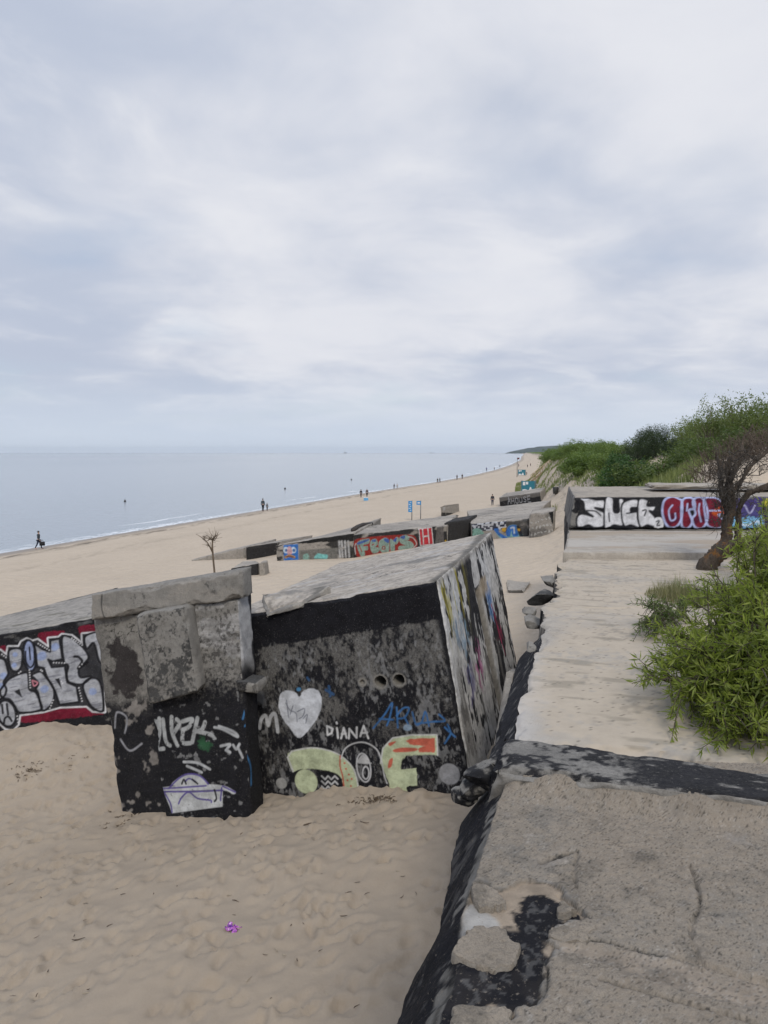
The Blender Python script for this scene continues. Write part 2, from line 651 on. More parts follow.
def sea_mat():
    t = NT('sea_water')
    t.b.inputs['IOR'].default_value = 1.33
    g = t.noise(t.pos((.006, .002, 1)), 1.0, 4, .5)
    t.l(t.ramp(g, .3, .7, (.27, .305, .335, 1), (.33, .36, .385, 1)), t.b.inputs['Base Color'])
    p = t.pos((.55, 1.0, 1))
    w1 = t.noise(t.pos((.35, .9, 1)), .6, 4, .6)
    w2 = t.noise(t.pos((1.2, 2.4, 1)), 1.2, 4, .6)
    b = t.bump(w1, .55, .5)
    b = t.bump(w2, .5, .12, b)
    t.l(b, t.b.inputs['Normal'])
    t.b.inputs['Roughness'].default_value = .16
    w = t.n('ShaderNodeAttribute', attribute_name='inland').outputs['Fac']
    jit = t.math('MULTIPLY', t.math('SUBTRACT', t.noise(t.pos((.10, .05, 1)), 1, 4, .6), .5), 7)
    ww = t.math('ADD', w, jit)
    f1 = t.math('MULTIPLY', t.ramp(t.math('ADD', t.math('MULTIPLY', ww, .2), 1.0), .62, .86), 1)
    tex = t.ramp(t.noise(t.pos((1, .5, 1)), 1.6, 5, .65), .42, .58)
    lng = t.ramp(t.noise(t.pos((.045, .03, 1)), 1, 3, .6), .40, .62)
    f = t.math('MULTIPLY', t.math('MULTIPLY', f1, t.math('ADD', .12, tex), True), t.math('ADD', .18, t.math('MULTIPLY', lng, .7)))
    # a second small breaker a few metres out, broken into lengths
    d2 = t.math('ABSOLUTE', t.math('ADD', ww, 5.0))
    f2 = t.math('MULTIPLY', t.ramp(d2, .0, .55, (1, 1, 1, 1), (0, 0, 0, 1)), t.ramp(t.noise(t.pos((.05, .03, 1)), 1, 2, .5), .55, .62))
    f = t.math('MAXIMUM', f, t.math('MULTIPLY', f2, .8))
    em = t.n('ShaderNodeBsdfDiffuse')
    em.inputs[0].default_value = (.72, .74, .76, 1)
    mx = t.n('ShaderNodeMixShader')
    t.l(f, mx.inputs[0])
    t.l(t.b.outputs[0], mx.inputs[1])
    t.l(em.outputs[0], mx.inputs[2])
    t.l(mx.outputs[0], t.out.inputs[0])
    return t.m


def make_sea():
    Ys = [-1500, -600, -250, -100]
    y, st = -60.0, 2.0
    while y < 11800:
        Ys.append(y)
        st = max(2.0, abs(y) * .035)
        y += st
    Ys.append(11900)
    offs = [4, 2, 1, .5, 0, -.5, -1, -1.5, -2, -3, -4, -5, -6, -8, -11, -16, -24, -40, -70, -130, -250, -500, -1000, -2200, -5000, -11000]
    Ys, offs = np.array(Ys, float), np.array(offs, float)
    Yg, Og = np.meshgrid(Ys, offs, indexing='ij')
    X = np.maximum(Xw(Yg) + Og / .9537, -11900)
    V = np.stack([X.ravel(), Yg.ravel(), 0 * X.ravel() + .02], -1)
    ny, nw = X.shape
    i = np.arange(ny - 1)[:, None] * nw + np.arange(nw - 1)[None]
    F = np.stack([i, i + nw, i + nw + 1, i + 1], -1).reshape(-1, 4)
    o = link('sea', raw_mesh('sea', V, F, sea_mat(), True, None, {'inland': Og.ravel()}))
    tag(o, kind='structure')


make_sea()


def make_headland():
    # wooded cape 5.5 km down the coast
    rs = np.random.RandomState(8)
    xs = np.linspace(950, 2600, 140)
    prof = np.interp(xs, [950, 985, 1060, 1150, 1220, 1290, 1420, 1700, 2600], [0, 12, 27, 45, 55, 60, 60, 52, 45])
    prof = prof + (fbm(np.stack([xs * .03, xs * 0, xs * 0], -1), 4, 2) - .5) * 9 * np.clip(prof / 30, 0, 1)
    ys = np.linspace(-1, 1, 24)
    V = []
    for yy in ys:
        r = max(0, 1 - abs(yy) ** 2.2)
        for x, h in zip(xs, prof):
            V.append((x + yy * 60, 5600 + yy * 420, -3 + (h + 3) * r))
    V = np.array(V)
    V[:, 2] += (fbm(V * .02, 3, 4) - .5) * 8 * np.clip(V[:, 2] / 20, 0, 1)
    nx = len(xs)
    i = np.arange(23)[:, None] * nx + np.arange(nx - 1)[None]
    F = np.stack([i, i + 1, i + nx + 1, i + nx], -1).reshape(-1, 4)
    tag(link('headland', raw_mesh('headland', V, F, simple('far_wood', (.025, .042, .030), .9, .4, .02))), kind='structure')


make_headland()

# ================================================================== FORT
# ---- the roof the photographer stands on -------------------------------------------------
def near_roof():
    top = 7.0
    el = np.array([PZ(*q, top)[:2] for q in [(433, 1060), (447, 1010), (461, 935), (471, 893), (479, 865), (490, 830), (503, 797), (509, 780), (513, 765)]])
    ol = np.array([PZ(*q, 6.72)[:2] for q in [(384, 1060), (404, 1012), (421, 965), (440, 918), (451, 885), (455, 858), (459, 830), (466, 800), (476, 778)]])
    Ys = np.array(spaced(-2.5, .5, .12) + spaced(.5, 1.5, .03) + spaced(1.5, 3.52, .0065))
    ex = np.interp(Ys, el[:, 1], el[:, 0], left=np.nan)
    ox = np.interp(Ys, ol[:, 1], ol[:, 0], left=np.nan)
    for arr, tab in ((ex, el), (ox, ol)):
        bad = np.isnan(arr)
        arr[bad] = tab[0, 0] + (Ys[bad] - tab[0, 1]) * .33
    jn = fbm(np.stack([Ys * 9, 0 * Ys, 0 * Ys], -1), 4, 5) - .5
    ex = ex + jn * .05
    ox = ox + (fbm(np.stack([Ys * 5, 0 * Ys + 4, 0 * Ys], -1), 5, 6) - .5) * .07
    S = np.array(list(np.linspace(-3, -2, 46)) + list(np.linspace(-1.9, -1.05, 5)) + list(np.linspace(-1, 0, 26)) + spaced(.006, 1.9, .0065) + spaced(1.9, 3.2, .02) + spaced(3.2, 5.0, .06))
    Yg, Sg = np.meshgrid(Ys, S, indexing='ij')
    E_, O_ = ex[:, None] + 0 * Sg, ox[:, None] + 0 * Sg
    tb = np.clip(-Sg, 0, 1)
    X = np.where(Sg >= 0, E_ + Sg, E_ + (O_ - E_) * tb)
    Y = Yg.copy()
    Z = np.where(Sg >= 0, top, top - .30 * tb ** 1.25)
    Z = np.where((Sg < -1) & (Sg > -2), 6.7 + (Sg + 1) * .2, Z)
    Z = np.where(Sg <= -2, 2.3 + (Sg + 3) * 4.2, Z)
    q = np.stack([X.ravel(), Y.ravel(), 0 * X.ravel()], -1)
    q[:, 2] = np.where(Sg.ravel() < -1, Z.ravel() - 6.7, 0)
    U = q[:, :2]
    pz = lambda L: catmull(np.array([PZ(*a, top)[:2] for a in L]))

    def sd(P):
        d = seg_dist(U, P, True)
        return np.where(inside(U, P), -d, d)
    wob = (fbm(q * 26, 4, 31) - .5) * .045 + (fbm(q * 90, 3, 32) - .5) * .012
    hole = pz([(474, 884), (500, 892), (520, 885), (545, 884), (560, 893), (571, 906), (586, 917), (584, 923), (562, 927), (552, 934),
               (549, 944), (556, 950), (550, 963), (543, 972), (543, 990), (545, 1002), (536, 1008), (516, 1010), (505, 1030), (430, 1030), (445, 1000), (458, 950), (464, 915)])
    d_hole = sd(hole) + wob
    d_pl = np.full(len(q), 1.0)
    white = pz([(468, 906), (480, 910), (498, 924), (496, 931), (478, 930), (462, 935)])
    strip = pz([(553, 950), (590, 949), (640, 957), (700, 970), (790, 990), (790, 1012), (740, 1010), (690, 998), (640, 983), (600, 966), (566, 958)])
    d_st = sd(strip) + wob * .7
    shallow = pz([(528, 870), (545, 862), (578, 858), (574, 872), (576, 884), (555, 886), (530, 882)])
    d_sh = sd(shallow) + wob
    gone = np.maximum(d_hole, -d_pl)           # negative where the skin has come away
    gone = np.where(Sg.ravel() < 0, -1, gone)
    lay = sst(-.004, .004, gone)
    h = .015 * lay
    sandy = sst(.01, -.02, d_st)
    h -= .010 * sandy * lay
    h -= .008 * sst(.01, -.01, d_sh) * lay
    # plates sit a little loose
    h += .006 * (d_pl < 0)
    h += (fbm(q * 1.5, 3, 12) - .5) * .03 + (fbm(q * 40, 3, 14) - .5) * .006 * lay
    h += (fbm(q * 75, 3, 15) - .5) * .011 * lay
    # upstand rising to the broken lip in front of the kerb
    ka, kb = PZ(520, 766, 7.1)[:2], PZ(768, 797, 7.1)[:2]
    kd = (kb - ka) / np.linalg.norm(kb - ka)
    kn = np.array([kd[1], -kd[0]])
    lip = (U - ka) @ kn - (fbm(q * 8, 3, 44) - .5) * .06
    rise = sst(.21, .02, lip)
    along = (U - ka) @ kd
    h += .088 * rise * sst(-.12, .02, along) * sst(-.055, -.035, lip)
    # cracks in the skin, plus a shadow line painted below its step edge
    op = lambda L: catmull(np.array([PZ(*a, top)[:2] for a in L]), False)
    cr = [op([(540, 866), (560, 859), (578, 856), (574, 872), (577, 893)]), op([(548, 942), (568, 946), (600, 946), (640, 955), (700, 968), (790, 992)]), op([(543, 962), (548, 978), (543, 1003), (530, 1010)]),
          op([(558, 897), (570, 905), (580, 914), (590, 921)]), op([(690, 870), (700, 905), (690, 935), (702, 968)]), op([(600, 985), (650, 1000), (760, 1030)]), np.array([PZ(*a, top)[:2] for a in [(657, 770), (655, 782), (662, 795), (660, 800)]]),
          np.array([PZ(*a, top)[:2] for a in [(520, 797), (600, 790), (680, 795), (768, 800)]])]
    crack_shadow_m = np.zeros(len(q))
    n5 = fbm(q * 5, 4, 51)
    for k, c in enumerate(cr):
        dd = seg_dist(U, c, False) + np.abs(wob) * .3
        h -= (.010 if k < 6 else .005) * sst(.012, .003, dd)
        crack_shadow_m = np.maximum(crack_shadow_m, sst(.009, .003, dd) * sst(.36, .48, n5) * (1 if k < 4 else .6))
    hz = h.reshape(X.shape)
    Z = np.where(Sg >= 0, Z + hz, Z + (fbm(q * 12, 3, 19).reshape(X.shape) - .5) * .035 + (fbm(q * 50, 3, 20).reshape(X.shape) - .5) * .014)
    # coating colours
    rgb = np.zeros((len(q), 3))
    a = np.zeros(len(q))

    def put(m, c):
        nonlocal rgb, a
        m = np.clip(m, 0, 1)
        a2 = m + a * (1 - m)
        rgb = np.where((a2 > 1e-6)[:, None], (np.array(c) * m[:, None] + rgb * (a * (1 - m))[:, None]) / np.maximum(a2, 1e-6)[:, None], rgb)
        a = a2
    n5 = fbm(q * 5, 4, 51)
    n20 = fbm(q * 22, 4, 52)
    base = 1 - lay
    st = fbm(np.stack([(U[:, 0] - U[:, 1] * .35) * 30, U[:, 1] * 5, 0 * U[:, 0]], -1), 4, 53)
    put(base, (.013, .013, .016))
    put(base * sst(.60, .68, .6 * st + .4 * n20) * .6 * (Sg.ravel() > -2) * (Sg.ravel() < 0), (.13, .128, .125))
    put((Sg.ravel() < 0) * (Sg.ravel() > -2) * sst(.53, .60, .5 * fbm(np.stack([U[:, 0] * 14, U[:, 1] * 5, 0 * U[:, 0]], -1), 5, 58) + .5 * n20) * .5, (.11, .105, .10))
    put((Sg.ravel() < 0) * (Sg.ravel() > -.25) * sst(.50, .56, .5 * n20 + .5 * fbm(q * 8, 4, 59)) * .7, (.22, .21, .19))
    put(base * sst(.62, .68, fbm(q * 40, 4, 57)) * .5 * (Sg.ravel() >= 0), (.13, .128, .125))
    up_part = sst(.0, .25, (U[:, 1] - PZ(470, 950, top)[1]))
    holes_sand = base * (Sg.ravel() >= 0) * np.clip(sst(.34, .44, .6 * n5 + .4 * n20 + .22 * (up_part - .5)) , 0, 1)
    tar = pz([(512, 912), (530, 898), (552, 900), (560, 912), (582, 917), (584, 922), (562, 925), (550, 930), (549, 946), (532, 942), (514, 934)])
    holes_sand = holes_sand * (1 - sst(.008, -.008, sd(tar) + wob * 1.8))
    tar2 = pz([(440, 1005), (446, 980), (458, 962), (478, 968), (500, 970), (535, 960), (552, 963), (545, 1004), (520, 1013), (500, 1010), (470, 1013), (440, 1025)])
    holes_sand = holes_sand * (1 - .97 * sst(.008, -.008, sd(tar2) + wob * 1.6))
    put(holes_sand, (.32, .262, .20))
    put(sst(.01, -.01, sd(white) + wob * .5) * base, (.36, .345, .32))
    put(sandy * .9 * sst(.30, .46, .5 * n20 + .5 * fbm(q * 2.5, 4, 62)), (.30, .252, .20))
    n9 = fbm(q * 9, 5, 63)
    put(lay * sst(.52, .64, .6 * n9 + .4 * n20) * .35, (.085, .078, .068))
    put(lay * sst(.54, .66, .6 * fbm(q * 4, 5, 64) + .4 * n20) * .4, (.24, .222, .195))
    put(lay * (1 - sandy) * sst(.50, .66, .6 * fbm(q * 2.2, 5, 55) + .4 * fbm(q * 30, 3, 56)) * .5, (.27, .225, .175))
    rv = np.random.RandomState(1).rand(len(q))
    put(lay * (rv > .90) * (.25 + .6 * rv * n20), (.34, .31, .27))
    put(lay * (rv < .11) * .6, (.045, .042, .038))
    bl = sst(.54, .66, .5 * fbm(q * 1.1, 4, 65) + .5 * fbm(q * 6, 4, 66))
    put(lay * bl * .35, (.075, .07, .062))
    put(sst(.010, .002, np.abs(d_pl - .006)) * (d_hole < .05) * .8, (.02, .02, .02))
    put(sst(.012, .002, np.abs(d_hole)) * sst(.42, .5, n20) * .7, (.03, .028, .026))
    put(crack_shadow_m * .9, (.02, .02, .02))
    edge_l = np.exp(-(gone / .012) ** 2) * lay
    put(edge_l * .5 * sst(.4, .6, n20), (.36, .34, .31))
    for c, r in (((548, 865), .05), ((570, 875), .03), ((690, 925), .03), ((700, 900), .05), ((735, 845), .06), ((512, 818), .03), ((528, 838), .02)):
        cc = PZ(*c, top)[:2]
        d = np.sqrt(((U - cc) * np.array([.6, 1.4])) ** 2 @ np.ones(2)) + wob * 1.4
        put(sst(r, r * .6, d) * sst(.40, .55, n20) * .5 * lay, (.30, .27, .235))
    ny, ns = X.shape
    i = np.arange(ny - 1)[:, None] * ns + np.arange(ns - 1)[None]
    F = np.stack([i, i + 1, i + ns + 1, i + ns], -1).reshape(-1, 4)
    V = np.stack([X.ravel(), Y.ravel(), Z.ravel()], -1)
    o = link('bunker_roof', raw_mesh('bunker_roof', V, F, M['render'], True, np.concatenate([rgb, a[:, None]], 1)))
    tag(o, 'grey aggregate concrete roof with flaking skin and tar black left edge in the foreground', 'bunker roof')
    # kerb: tarred beam behind the broken lip
    def tar_top(p):
        p.put(np.ones(len(p.u)) * .96, (.016, .016, .019))
        n = .5 * p.nz(4, 8, 5, 1) + .5 * p.nz(18, 26, 4, 5)
        p.strip(sst(.57, .61, n) * .7)
        n2 = .6 * p.nz(5, 7, 5, 3) + .4 * p.nz(22, 22, 4, 7)
        p.strip(sst(.50, .54, n2 + .05 * sst(.50, .20, p.u)) * sst(.75, .40, p.u) * .8)

    def tar_dark(p):
        p.put(np.ones(len(p.u)), BLACK)
        p.strip(sst(.55, .62, p.nz(7, 7, 4, 2)) * .8)
    side_full = lambda p: p.put(np.ones(len(p.u)), BLACK)
    z = 7.122
    t = [PZ(494, 769, z), PZ(860, 810, z), PZ(860, 786, z - .03), PZ(503, 734, z - .02)]
    t[1] = t[0] + (t[1] - t[0]) * 2.4
    t[2] = t[3] + (t[2] - t[3]) * 2.4
    b = [PZ(470, 795, 6.85) + [0, 0, -.5], t[1] + [0, 0, -1], t[2] + [0, 0, -1], PZ(472, 772, 6.85) + [0, .1, -.6]]
    block('kerb', b + t, M['conc'], .014, .035, .012, paint={'top': tar_top,  'back': tar_dark, 'left': tar_dark}, parent=o, seed=21, chipf=6)
    # knob of broken stone at the kerb's end
    c = PZ(474, 786, 6.95)
    for k, (px, py, zz, s) in enumerate([(484, 776, 7.0, .085), (476, 786, 6.93, .075), (464, 798, 6.86, .06), (495, 768, 7.02, .06)]):
        c = PZ(px, py, zz)
        rock('broken_stone', c, (s * .95, s * .85, s * .7), M['conc'], 60 + k, parent=o, paintc=((.02, .02, .022), .12))
    return o


def ico(sub=3):
    bm = bmesh.new()
    bmesh.ops.create_icosphere(bm, subdivisions=sub, radius=1)
    V = np.array([v.co for v in bm.verts])
    F = np.array([[v.index for v in f.verts] for f in bm.faces])
    bm.free()
    return V, F


def rock(name, c, size, mat, seed, parent=None, rot=0, cube=.75, sub=4, paintc=None):
    V, F = ico(sub)
    V = np.sign(V) * np.abs(V) ** cube
    P = V * np.array(size)
    n = (fbm(P * (.5 / max(size)) * 3 + seed * 3.1, 4, seed) - .5)
    rr = np.random.RandomState(seed)
    Q = P / np.array(size)
    for k in range(9):
        d = rr.normal(size=3)
        d /= np.linalg.norm(d)
        h = rr.uniform(.50, .85)
        over = np.maximum(Q @ d - h, 0)
        Q = Q - over[:, None] * d
    P = Q * np.array(size) * 1.25
    n2 = (fbm(P * (2.2 / max(size)) + seed, 4, seed + 2) - .5)
    P = P * (1 + .25 * n + .30 * n2)[:, None]
    ca, sa = math.cos(rot), math.sin(rot)
    P = np.stack([P[:, 0] * ca - P[:, 1] * sa, P[:, 0] * sa + P[:, 1] * ca, P[:, 2]], -1)
    col = np.zeros((len(P), 4))
    if paintc is not None:
        f = fbm(P * 6 / max(size) * .3 + seed, 4, seed + 1)
        col[:, :3] = paintc[0]
        col[:, 3] = sst(.42, .55, f + paintc[1] * V[:, 1] * -1)
    pl = np.array(parent.location) if parent is not None else np.zeros(3)
    me = raw_mesh(name, P, F, mat, True, col)
    try: me.set_sharp_from_angle(angle=math.radians(35))
    except Exception: pass
    return link(name, me, parent, np.asarray(c) - pl)


FLAKES = [[(475, 889), (490, 890), (508, 902), (509, 911), (497, 912), (480, 906)],
          [(466, 932), (485, 928), (505, 934), (514, 946), (511, 958), (494, 968), (478, 964), (462, 954)],
          [(559, 905), (572, 908), (582, 917), (570, 919), (560, 915)],
          [(549, 932), (575, 929), (600, 928), (590, 944), (568, 944), (552, 942)],
          [(462, 1012), (490, 1008), (512, 1014), (505, 1040), (460, 1040)]]
FLAKE_LABELS = ['small flaked concrete plate at the top left of the tar patch, beside the white stain', 'largest loose concrete plate on the tar patch, below the white stain',
                'small flaked concrete plate at the right tip of the tar patch', 'narrow concrete flake at the head of the sand filled crack', 'concrete plate at the bottom edge of the photo on the tar']


def flake(pts, label, seed):
    P = catmull(np.array([PZ(*a, 7.01)[:2] for a in pts]), True, 16)
    c = P.mean(0)
    m = len(P)
    q = np.concatenate([P, np.zeros((m, 1))], 1)
    nz = (fbm(q * 9, 4, seed) - .5) * .10 + (fbm(q * 26, 3, seed + 2) - .5) * .04 + (fbm(q * 80, 3, seed + 1) - .5) * .018
    d = P - c
    r = np.linalg.norm(d, axis=1)[:, None]
    P = c + d * (1 + nz[:, None] / r)
    V, cols = [], []
    rings = [(1.03, -.012), (1.02, .006), (1.0, .020), (.975, .024)] + [(k, .025) for k in (.93, .86, .78, .70, .62, .54, .46, .38, .30, .22, .14, .06)]
    for k, h in rings:
        e = c + (P - c) * k
        q = np.concatenate([e, np.zeros((m, 1))], 1)
        hh = 7.0 + h + (fbm(q * 5, 3, seed) - .5) * .02 + ((fbm(q * 70, 3, 15) - .5) * .012 if k < 1 else 0)
        V.append(np.concatenate([e, (hh + 0 * e[:, 0])[:, None]], 1))
        mo = sst(.52, .64, fbm(q * 12, 4, seed + 4))
        cc = np.zeros((m, 4))
        cc[:, :3] = (.09, .082, .07)
        cc[:, 3] = mo * .35
        if k > .98: cc[:, :3], cc[:, 3] = (.30, .28, .25), .5 * sst(.4, .55, fbm(q * 30, 3, seed + 6))
        cols.append(cc)
    n = len(rings)
    V = np.concatenate(V)
    F = [(i * m + j, i * m + (j + 1) % m, (i + 1) * m + (j + 1) % m, (i + 1) * m + j) for i in range(n - 1) for j in range(m)]
    F.append(tuple((n - 1) * m + j for j in range(m)))
    b = np.array([c[0], c[1], 7.0])
    me = raw_mesh('concrete_flake', V - b, F, M['render'], True, np.concatenate(cols))
    try: me.set_sharp_from_angle(angle=math.radians(40))
    except Exception: pass
    tag(link('concrete_flake', me, None, b), label, 'concrete flake')


near_roof()
for k_, (L_, lb_) in enumerate(zip(FLAKES, FLAKE_LABELS)): flake(L_, lb_, 300 + k_)


# ---- lower roof beyond the kerb --------------------------------------------------------------
def sandy_top(p):
    n = p.nz(.55, .6, 5, 1)
    n2 = p.nz(6, 6, 5, 2)
    e = np.minimum(p.u, 9)
    cover = sst(.30, .46, n + .25 * (n2 - .5) + .26 * sst(.15, .8, e) - .06)
    p.put(cover * .95, (.42, .360, .285))
    n3 = p.nz(16, 16, 4, 9)
    p.put(sst(.54, .62, .6 * p.nz(1.1, 1.6, 5, 12) + .4 * n3) * .40, (.33, .31, .28))
    p.put(sst(.555, .575, .5 * p.nz(1.3, 1.6, 5, 22) + .3 * n3 + .2 * p.nz(40, 40, 3, 23)) * .45, (.29, .275, .25))
    rv = np.random.RandomState(3).rand(len(p.u))
    p.put((rv > .985) * .7, (.09, .08, .065))
    p.cracks(.55, .004, .8, 40, (.09, .08, .068))
    p.put(sst(.60, .68, .55 * p.nz(3.0, 3.0, 5, 14) + .45 * n3) * .35, (.15, .135, .11))
    for L in ([(2.1, 3.9), (2.9, 3.75), (3.6, 3.72)], [(2.6, 5.0), (3.4, 4.85), (4.2, 4.8)], [(3.0, 6.3), (3.8, 6.2)], [(1.4, 2.3), (2.0, 2.2)], [(2.2, 7.3), (3.4, 7.1)]):
        p.line(L, .028, (.07, .062, .05), .45, raw=True)
    p.put(sst(.60, .68, p.nz(2.0, 7, 5, 6)) * .5, (.20, .18, .14))
    p.put(sst(.35, .0, p.u + .3 * (n2 - .5)) * .5, (.50, .48, .46))


def side_black(p):
    p.put(np.ones(len(p.u)), BLACK)
    p.strip(sst(.52, .62, p.nz(3, 2, 5, 2)) * .9)


def lower_roof():
    z = 6.4
    fl, bl = PZ(506, 742, z), PZ(563, 556, z)
    fr, br = fl + [7, -1.6, 0], bl + [9.5, -.15, 0]
    dn = np.array([0, 0, -3.2])
    root = empty('bunker_roof', tuple((fl + br) / 2 + dn), 'long sand strewn concrete roof between black kerb and far graffiti wall', 'bunker roof')

    def edge(f, P, D, uv, n, pt):
        # the broken seaward edge wanders in and out
        d = fl + (bl - fl) * 1
        t = ((P[:, 1] - fl[1]) / (bl[1] - fl[1]))
        xe = fl[0] + (bl[0] - fl[0]) * t
        near = sst(1.2, 0, P[:, 0] - xe) * sst(.25, .5, t)
        wv = (fbm(np.stack([P[:, 1] * 1.3, 0 * t, 0 * t], -1), 4, 9) - .45) * .34 + (fbm(np.stack([P[:, 1] * 5, 0 * t, 0 * t], -1), 4, 19) - .5) * .22
        D = D.copy()
        D[:, 0] += wv * near
        if f == 'top':
            ca = np.abs(P[:, 1] - (9.9 + .35 * (P[:, 0] - 2) * .2 + .25 * (fbm(P * 1.3, 3, 3) - .5)))
            D[:, 2] -= .03 * sst(.05, .01, ca) * (P[:, 0] > 2.9) * (P[:, 0] < 4.2)
            cb = np.abs(P[:, 1] - (11.2 - .1 * (P[:, 0] - 2) + .3 * (fbm(P * 1.3, 3, 5) - .5)))
            D[:, 2] -= .025 * sst(.05, .01, cb) * (P[:, 0] > 3.4) * (P[:, 0] < 4.6)
        return D
    block('roof_slab', [fl + dn, fr + dn, br + dn, bl + dn, fl, fr, br, bl], M['conc_walk'], .3, .07, .004, {'top': .028},
          {'top': sandy_top, 'left': side_black}, root, 31, hook=edge, chipf=2.6)
    # tarred batter along the near part of the edge
    a, b = PZ(505, 742, z - .03) + [.16, 0, 0], PZ(531, 632, z - .03) + [.16, 0, 0]
    a2, b2 = PZ(485, 768, 5.95), PZ(527, 652, 5.95) + [-.12, 0, -.1]
    dd = np.array([.02, 0, -2.4])
    block('tarred_edge', [a2 + dd, a + dd + [.1, 0, 0], b + dd + [.1, 0, 0], b2 + dd, a2, a, b, b2], M['conc'], .03, .05, .02,
          {}, {'top': lambda p: (p.put(np.ones(len(p.u)), (.02, .02, .024)), p.strip(sst(.64, .7, p.nz(16, 9, 4, 3)) * .7)),
               'left': side_black}, root, 33)
    # raised strip in front of the graffiti wall
    z2 = 6.55
    f1, f2 = PZ(563, 552, z2), PZ(563, 552, z2) + [10, -.2, 0]
    k = PZ(568.5, 530.5, z2) - f1

    def pale(p):
        p.put(sst(.45, .6, p.nz(.8, 1.6, 5, 1)) * .8, (.40, .37, .33))
        p.put(sst(.5, .6, p.nz(.5, 1.1, 5, 4)) * .9, (.33, .275, .215))
    block('raised_strip', top8(f1, f2, np.array([0, 0, -.35]), k), M['conc_walk'], .1, .03, .012, {'top': .06}, {'top': pale}, root, 35)
    return root


lower_roof()


# ---- far wall with bubble letters ----------------------------------------------------------------
def far_wall_paint(p):
    c = lambda L: [(560 + x / 3.69, 470 + y / 3.69) for x, y in L]
    red, out = (.19, .016, .034), (.42, .47, .72)
    P = lambda L, *a, **k: p.poly(c(L), *a, **k)
    Ln = lambda L, w, col, **k: p.line(c(L), w, col, **k)
    p.put(sst(.46, .56, p.nz(1.2, 2.2, 5, 1)) * .75, (.05, .05, .05))
    P([(45, 95), (385, 95), (385, 225), (55, 225), (68, 160)], BLACK, .25, False, wob=.08)
    P([(375, 95), (640, 95), (640, 226), (375, 226)], BLACK, .06, False, wob=.05)
    P([(40, 150), (52, 140), (50, 120), (70, 110), (76, 130), (62, 160)], BLACK, .2)
    S = [(76, 98), (132, 110), (163, 112), (166, 142), (128, 140), (166, 162), (163, 205), (128, 213), (105, 203), (74, 214), (61, 200), (64, 172), (84, 162), (122, 172), (92, 148), (88, 122)]
    Uu = [(168, 106), (196, 106), (197, 150), (208, 158), (219, 150), (217, 108), (236, 112), (232, 160), (232, 205), (200, 203), (180, 213), (163, 208)]
    E = [(232, 122), (283, 108), (292, 136), (263, 140), (263, 156), (284, 156), (287, 180), (294, 212), (262, 203), (240, 207), (228, 178)]
    L = [(291, 110), (324, 112), (322, 132), (352, 134), (345, 152), (330, 152), (352, 178), (348, 208), (322, 203), (300, 213), (288, 178)]
    for sh in (S, Uu, E, L):
        P(sh, WHITE, .05, grow=.0)
        p.line(c(sh), .045, BLACK, closed=True)
    P([(350, 180), (372, 176), (382, 196), (376, 216), (350, 217)], WHITE, .1)
    Ln([(356, 190), (366, 188), (358, 204), (368, 204)], .03, BLACK)
    for L_ in ([(100, 150), (130, 152), (150, 168)], [(246, 160), (262, 158)], [(305, 150), (318, 148), (312, 168)], [(180, 160), (182, 190)]):
        Ln(L_, .035, BLACK)
    G1 = [(378, 160), (384, 115), (410, 98), (435, 100), (450, 120), (448, 180), (425, 212), (395, 205)]
    I1 = [(450, 118), (470, 100), (492, 108), (498, 140), (476, 150), (488, 190), (472, 215), (452, 210), (448, 180)]
    E1 = [(490, 118), (508, 100), (530, 108), (544, 150), (542, 190), (522, 216), (498, 210), (488, 180), (500, 160)]
    S1 = [(532, 112), (560, 100), (590, 110), (612, 140), (610, 165), (585, 165), (606, 190), (590, 214), (556, 212), (540, 190)]
    nn = p.nz(2.2, 3.5, 4, 8)
    for k, sh in enumerate((G1, I1, E1, S1)):
        P(sh, red, 0)
    hot = sst(.52, .62, nn)
    a_old = p.a.copy()
    isred = (p.rgb[:, 0] > .15) & (p.rgb[:, 1] < .1) & (p.a > .5)
    p.put(hot * isred * .8, (.07, .008, .03))
    P([(578, 140), (612, 138), (612, 165), (585, 172), (560, 160)], (.50, .085, .02), .2)
    for sh in (G1, I1, E1, S1):
        p.line(c(sh), .055, out, wear=.12, closed=True)
    for L_ in ([(415, 130), (402, 150), (408, 185), (425, 180), (425, 160)], [(470, 125), (468, 150)], [(515, 125), (512, 150), (520, 190)], [(552, 150), (580, 150), (600, 148)]):
        Ln(L_, .04, out, wear=.15)
    P([(625, 160), (700, 150), (745, 165), (750, 245), (690, 250), (630, 235)], (.20, .45, .68), .30, wob=.1)
    P([(640, 110), (700, 105), (745, 100), (760, 160), (690, 175), (640, 165)], (.06, .045, .17), .25, wob=.1)
    P([(745, 105), (800, 100), (830, 240), (770, 250), (755, 200)], (.06, .05, .12), .3, wob=.1)
    P([(752, 110), (775, 108), (770, 130), (752, 135)], (.45, .42, .05), .3, wob=.1)
    Ln([(655, 150), (680, 130), (700, 160), (720, 130)], .04, (.4, .4, .6), wear=.2)
    Ln([(650, 190), (690, 205), (730, 190), (740, 225)], .05, (.55, .65, .75), wear=.2)


